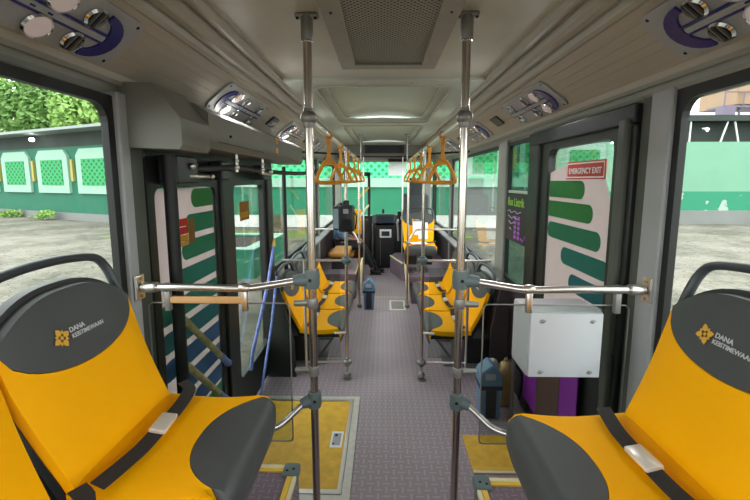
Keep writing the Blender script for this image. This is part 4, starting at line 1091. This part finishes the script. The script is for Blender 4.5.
# body (skin): neck, head base, arms under sleeves, shins
body = [hip, (-.87, py, .78), (-.88, py, .95), (-.87, py, 1.05), (-.86, py, 1.12), (-.85, py, 1.2),
        (-.87, py-.17, 1.0), (-.80, py-.22, .76), (-.60, py-.13, .72), (-.52, py-.09, .71),
        (-.87, py+.17, 1.0), (-.80, py+.22, .76), (-.60, py+.12, .72), (-.53, py+.06, .71),
        (-.82, py-.09, .57), (-.42, py-.11, .57), (-.22, py-.12, .12), (-.82, py+.09, .57), (-.42, py+.10, .57), (-.16, py+.10, .12)]
edg = [(0, 1), (1, 2), (2, 3), (3, 4), (4, 5), (2, 6), (6, 7), (7, 8), (8, 9), (2, 10), (10, 11), (11, 12), (12, 13), (0, 14), (14, 15), (15, 16), (0, 17), (17, 18), (18, 19)]
rad = [(.12, .14), (.10, .13), (.10, .14), .05, .045, .06, .05, .038, .028, .024, .05, .038, .028, .024, .075, .055, .035, .075, .055, .035]
skin_mesh('body', body, edg, rad, M['skin'], P, 0, 1)
top = [(-.86, py, .58), (-.87, py, .78), (-.88, py, .97), (-.87, py, 1.06), (-.87, py-.18, 1.0), (-.80, py-.23, .76), (-.66, py-.16, .73), (-.87, py+.18, 1.0), (-.80, py+.23, .76), (-.66, py+.14, .73)]
skin_mesh('patterned_top', top, [(0, 1), (1, 2), (2, 3), (2, 4), (4, 5), (5, 6), (2, 7), (7, 8), (8, 9)], [(.14, .17), (.125, .155), (.12, .165), .065, .07, .056, .042, .07, .056, .042], M['denim'], P, 0, 1)
tr = [(-.86, py, .56), (-.82, py-.1, .56), (-.42, py-.115, .58), (-.20, py-.12, .13), (-.82, py+.1, .56), (-.42, py+.105, .58), (-.14, py+.10, .13)]
skin_mesh('trousers', tr, [(0, 1), (1, 2), (2, 3), (0, 4), (4, 5), (5, 6)], [(.14, .16), .09, .072, .055, .09, .072, .055], M['trousers'], P, 0, 1)
b = BM()
for x, yy in ((-.14, py-.12), (-.08, py+.10)):
    ball(b, (x, yy, .05), .05, (2.3, .9, .85)); ball(b, (x-.07, yy, .08), .05, (1, .85, 1)); box(b, x-.12, x+.11, yy-.04, yy+.04, 0, .018, .006)
obj('shoes', b, M['shoe'], P, True)
hc = Vector((-.82, py-.02, 1.29))
b = BM(); ball(b, hc, .1, (.95, .78, 1.18), 20, 14); ball(b, hc+Vector((.02, 0, -.06)), .065, (1, .85, .9)); ball(b, hc+Vector((.1, 0, -.01)), .018, (1, .8, 1.4)); ball(b, hc+Vector((0, -.08, -.01)), .02, (.7, .4, 1.3)); ball(b, hc+Vector((0, .08, -.01)), .02, (.7, .4, 1.3))
obj('head', b, M['skin'], P, True)
b = BM(); ball(b, hc+Vector((-.02, 0, .03)), .108, (.95, .82, 1.08), 18, 12); obj('hair', b, M['hair'], P, True)
b = BM()
for s_ in (-1, 1): ball(b, hc+Vector((.085, s_*.032, .015)), .012)
obj('eyes', b, M['eye'], P, True)
b = BM(); ball(b, hc+Vector((.085, 0, -.06)), .018, (.5, 1.3, .35)); obj('mouth', b, M['lip'], P, True)
# hands folded over the knees: palm, four fingers, thumb
for s_, base in ((-1, Vector((-.53, py-.09, .705))), (1, Vector((-.53, py+.06, .705)))):
    pts = [base, base+Vector((.035, 0, -.002)), base+Vector((.065, 0, -.006))]; ed = [(0, 1), (1, 2)]; rd = [.018, (.022, .012), (.026, .012)]
    for k, (off_, ln) in enumerate(((-.027, .058), (-.009, .068), (.009, .064), (.027, .05))):
        n0 = len(pts); a = base+Vector((.075, off_*1.1, -.008))
        pts += [a, a+Vector((ln*.5, off_*.1, -.01)), a+Vector((ln*.85, off_*.1, -.04))]; ed += [(2, n0), (n0, n0+1), (n0+1, n0+2)]; rd += [.009, .0085, .007]
    n0 = len(pts); a = base+Vector((.03, -s_*.024, 0)); pts += [a, a+Vector((.03, -s_*.018, -.005)), a+Vector((.055, -s_*.016, -.015))]; ed += [(1, n0), (n0, n0+1), (n0+1, n0+2)]; rd += [.011, .01, .008]
    skin_mesh('hand', pts, ed, rd, M['skin'], P, 0, 1)
t = thing('passenger_bench', 'ochre seat under the seated person at the front left', 'seat', (-.85, 7.95, 0))
b = BM(); box(b, XL+.03, -.58, 7.68, 8.25, .36, .47, .03); obj('seat_cushion', b, M['brownseat'], t, True)
b = BM(); box(b, XL+.03, -.68, 7.72, 8.2, 0, .37, .01); obj('base', b, M['riser'], t)
t = thing('passenger_bench', 'ochre cushioned seat on the front left purple platform', 'seat', (-.85, 7.0, .4))
b = BM(); box(b, -.88, -.57, 6.5, 7.3, .60, .68, .03); obj('seat_cushion', b, M['brownseat'], t, True)
b = BM(); box(b, -.86, -.62, 6.55, 7.25, .4, .61, .01); obj('base', b, M['black'], t)

# ------------------------------------------------------------ outside
ZG = -.35
b = BM(); box(b, -60, 60, -30, 60, ZG-.1, ZG); struct('ground', b, M['ground'])
b = BM(); box(b, -11, 3.5, 15.2, 17.4, ZG, ZG+.02); struct('lawn_strip', b, M['grass'])
# street-side front wall
W = 19.0
def band(par, name, x0, x1, z0, z1, m, y=W, d_=.3, push=0): 
    b = BM(); box(b, x0, x1, y-push, y+d_, z0, z1); return obj(name, b, M[m], par)
fb = thing('green_building', 'green building ahead of the bus with breeze-block screens', 'building', (0, W, ZG))
band(fb, 'white_base', -11, 8.5, ZG, .22, 'wwhite', push=.05); band(fb, 'green_band', -11, 3.2, .22, 1.55, 'wgreen'); band(fb, 'grey_band', 3.2, 8.5, .22, 1.55, 'wgrey'); band(fb, 'pale_ledge', -11, 8.5, 1.55, 1.98, 'mint2', push=.12)
band(fb, 'breeze_block_screen', -11, 3.2, 1.98, 4.0, 'lattf', push=-.05); band(fb, 'mint_wall', 3.2, 8.5, 1.98, 4.6, 'wmint'); band(fb, 'top_beam', -11, 3.2, 4.0, 4.6, 'mint2')
band(fb, 'roof_edge', -11.5, 8.5, 4.6, 5.1, 'roofdark', push=.6)
for x in (-9.4, -6.4, -3.4):
    band(fb, 'pilaster', x, x+.3, 1.98, 4.0, 'mint2', push=.1)
for x0 in (3.9, 6.3, ):
    f_ = band(fb, 'window_surround', x0, x0+1.6, 1.9, 3.9, 'mint2', push=.15); band(f_, 'window_lattice', x0+.25, x0+1.35, 2.2, 3.6, 'latt', push=.18)
band(fb, 'wall_lamp', 6.0, 6.15, 2.4, 3.3, 'amber', push=.12)
for x0 in (3.4,):
    pass
rb = thing('mint_boundary_wall', 'mint wall with peeling dark green band seen on the right', 'wall', (20, 21, ZG))
band(rb, 'kerb', 8.5, 45, ZG, .32, 'wgrey', 21, .4, .35); band(rb, 'peeling_band', 8.5, 45, .32, 1.3, 'peel', 21); band(rb, 'mint_wall', 8.5, 45, 1.3, 3.8, 'wmint', 21)
f_ = band(rb, 'window_surround', 9.2, 11.3, 1.5, 3.7, 'mint2', 21, .3, .12); band(f_, 'window_lattice', 9.5, 11.0, 1.8, 3.4, 'latt', 21, .3, .15)
rf = thing('dark_shed_roof', 'dark shed with corrugated roof beyond the right wall', 'shed', (20, 26, 0))
b = BM(); box(b, 8, 50, 26, 32, 0, 5.5); obj('shed_wall', b, M['roofdark'], rf)
b = BM(); prism(b, [(25, 5.4), (25, 5.75), (32, 6.3), (32, 5.6)], 'x', 8, 50); obj('roof', b, M['roofdark'], rf)
b = BM()
for k in range(14): tube(b, [(17+k*1.6, 25.2, 3.2), (17+k*1.6+(k % 3-1)*.6, 25.2, 5.4)], .05, 5)
obj('steel_prop', b, M['wwhite'], rf)
band(rf, 'roof_light', 32, 44, 5.0, 5.12, 'wwhite', 24.95, .05)
wt = thing('water_tower', 'tan water tank on a steel tower above the right wall', 'water tower', (32, 34, 0))
b = BM(); box(b, 28.6, 36.5, 34, 38, 7.95, 14.0, .05); obj('tank', b, M['tank'], wt)
b = BM(); box(b, 27.4, 38, 33.8, 35.5, 7.7, 7.85); box(b, 27.4, 28.4, 33.8, 34.6, 7.0, 7.7); obj('deck', b, M['tower'], wt)
b = BM()
for x in (29, 31, 33, 35): tube(b, [(x, 34, 0), (x, 34.2, 7.7)], .1, 6)
for a, c in ((29, 31), (33, 31), (33, 35)): tube(b, [(a, 34.2, 5), (c, 34.2, 7.7)], .07, 5)
obj('tower_leg', b, M['tower'], wt)
b = BM(); tube(b, [(27.4, 33.8, 8.9), (38, 33.8, 8.9)], .05, 5)
for k in range(8): tube(b, [(27.45+k*1.5, 33.8, 7.8), (27.45+k*1.5, 33.8, 8.9)], .05, 5)
obj('railing', b, M['tower'], wt)

# angled left building with arched pale windows
lb_ = thing('green_building', 'long green building on the left with pale window surrounds and lattices', 'building', (-18, 22.5, ZG))
A = Vector((-30.5, 27.9, 0)); Bq = Vector((-11, 19.3, 0)); dr = (Bq-A).normalized(); nn = Vector((dr.y, -dr.x, 0)); LN = (Bq-A).length
def wq(par, name, s0, s1, z0, z1, m, push=0, d_=.3, poly=None):
    b = BM()
    if poly: prism(b, poly, 'y', -push, d_)
    else: box(b, s0, s1, -push, d_, z0, z1)
    b.transform(basis(A, dr, (-nn))); return obj(name, b, M[m], par)
wq(lb_, 'grey_base', 0, LN, ZG, .05, 'wgrey', .1); wq(lb_, 'green_wall', 0, LN, .05, 3.7, 'wdeep'); wq(lb_, 'dark_fascia', 0, LN, 3.7, 4.45, 'roofdark', -.1)  # fascia strip takes the dark roof-edge colour
wq(lb_, 'roof', -1, LN+.5, 4.45, 4.58, 'roofsheet', 1.0, 3)
k = 0
s = 3.5
while s < LN-3.2:
    r = .35; z0, z1 = 1.15, 3.55
    po_ = [(s, z0), (s+3.1, z0), (s+3.1, z1-r), (s+3.1-r, z1), (s+r, z1), (s, z1-r)]
    f_ = wq(lb_, 'window_surround', 0, 0, 0, 0, 'mint2', .14, .3, po_)
    wq(f_, 'window_lattice', s+.5, s+2.6, 1.6, 3.0, 'latt', .17)
    if s+3.6 < LN: wq(lb_, 'wall_lamp', s+3.3, s+3.5, 1.8, 3.0, 'amber', .12)
    s += 3.9
wp = thing('roof_lamp', 'small bright lamp under the left building eaves', 'lamp', (-19.5, 22, 4.9))
b = BM(); ball(b, A+dr*11.8+nn*.45+Vector((0, 0, 4.15)), .13, (1, 1, .8)); obj('bulb', b, emit('bright_bulb', '#ffffff', 6), wp)

# shrubs at the foot of the walls
def leafy(name, lab, cat, c, rx, ry, rz, n_, sz, m, trunk=True, group=None):
    t = thing(name, lab, cat, (c[0], c[1], ZG), group)
    b = BM(); rnd = random.Random(hash(lab) % 1000 if False else int(abs(c[0])*13+abs(c[1])*7))
    blobs = [(Vector((rnd.uniform(-.6, .6)*rx, rnd.uniform(-.6, .6)*ry, rnd.uniform(-.5, .6)*rz)), rnd.uniform(.35, .6)) for _ in range(9)]
    for _ in range(n_):
        q, f = rnd.choice(blobs)
        d_ = Vector((rnd.gauss(0, 1), rnd.gauss(0, 1), rnd.gauss(0, 1))).normalized()*f*rnd.uniform(.75, 1.05)
        p = Vector(c)+q+Vector((d_.x*rx, d_.y*ry, d_.z*rz))
        u = Vector((rnd.gauss(0, 1), rnd.gauss(0, 1), rnd.gauss(0, 1))).normalized(); v = u.orthogonal().normalized()
        s_ = sz*rnd.uniform(.6, 1.3)
        b.faces.new([b.verts.new(p+x) for x in (u*s_, v*s_*.5, -u*s_, -v*s_*.5)])
    obj('foliage', b, M[m], t)
    if trunk:
        b = BM(); tube(b, [(c[0], c[1], ZG), (c[0]+.1, c[1], c[2])], [.3, .15], 8); tube(b, [(c[0]+.1, c[1], c[2]-2), (c[0]+rx*.5, c[1], c[2]+rz*.4)], [.14, .06], 6); tube(b, [(c[0], c[1], c[2]-1.5), (c[0]-rx*.5, c[1], c[2]+rz*.5)], [.14, .06], 6)
        obj('trunk', b, M['bark'], t)
    return t
trees = (((-42, 39, 8.5), 7, 4, 5.5, 'leaf', 'tall light green tree above the roof at far left'), ((-30, 35, 7.6), 5, 3.5, 4.6, 'leafd', 'darker tree behind the left building, second from left'),
         ((-20.5, 30.5, 6.9), 4, 2.8, 4.0, 'leaf', 'pale green tree behind the left building, nearest the pillar'), ((-57, 47, 9), 8, 4, 7, 'leafd', 'large tree at the far left edge beyond the building'))
for c, rx, ry, rz, m, lab in trees: leafy('tree', lab, 'tree', c, rx, ry, rz, 13000, .25, m, group='trees behind the left building')
for i, (s_, lab) in enumerate(((9.0, 'low green shrub at the foot of the left building, between windows'), (12.8, 'low spreading shrub at the left wall base, nearer the pillar'))):
    c = A+dr*s_+nn*.7
    leafy('shrub', lab, 'shrub', (c.x, c.y, ZG+.25), .9, .5, .35, 300, .09, 'leaf', False, 'shrubs along the left wall')
# planter seen through the door pane
t = thing('planter', 'green walled planter bed outside the left door', 'planter', (-3.6, 10, ZG))
b = BM(); ringprism(b, rrect(-5.0, -2.9, 8.8, 11.5, .02, 2), rrect(-4.75, -3.15, 9.05, 11.25, .02, 2), 'z', ZG, .32); obj('planter_wall', b, M['wgreen'], t)
b = BM(); ringprism(b, rrect(-5.02, -2.88, 8.78, 11.52, .02, 2), rrect(-4.75, -3.15, 9.05, 11.25, .02, 2), 'z', .32, .345); obj('coping', b, M['mint2'], t)
b = BM(); box(b, -4.76, -3.14, 9.04, 11.26, ZG, .27); obj('soil', b, M['soil'], t)
b = BM(); box(b, -3.65, -3.3, 13.0, 13.06, ZG, .75); box(b, -3.7, -3.6, 13, 13.08, ZG, .9); tag(obj('board_sign', b, M['wood']), 'weathered wooden board standing outside by the lawn', 'board')
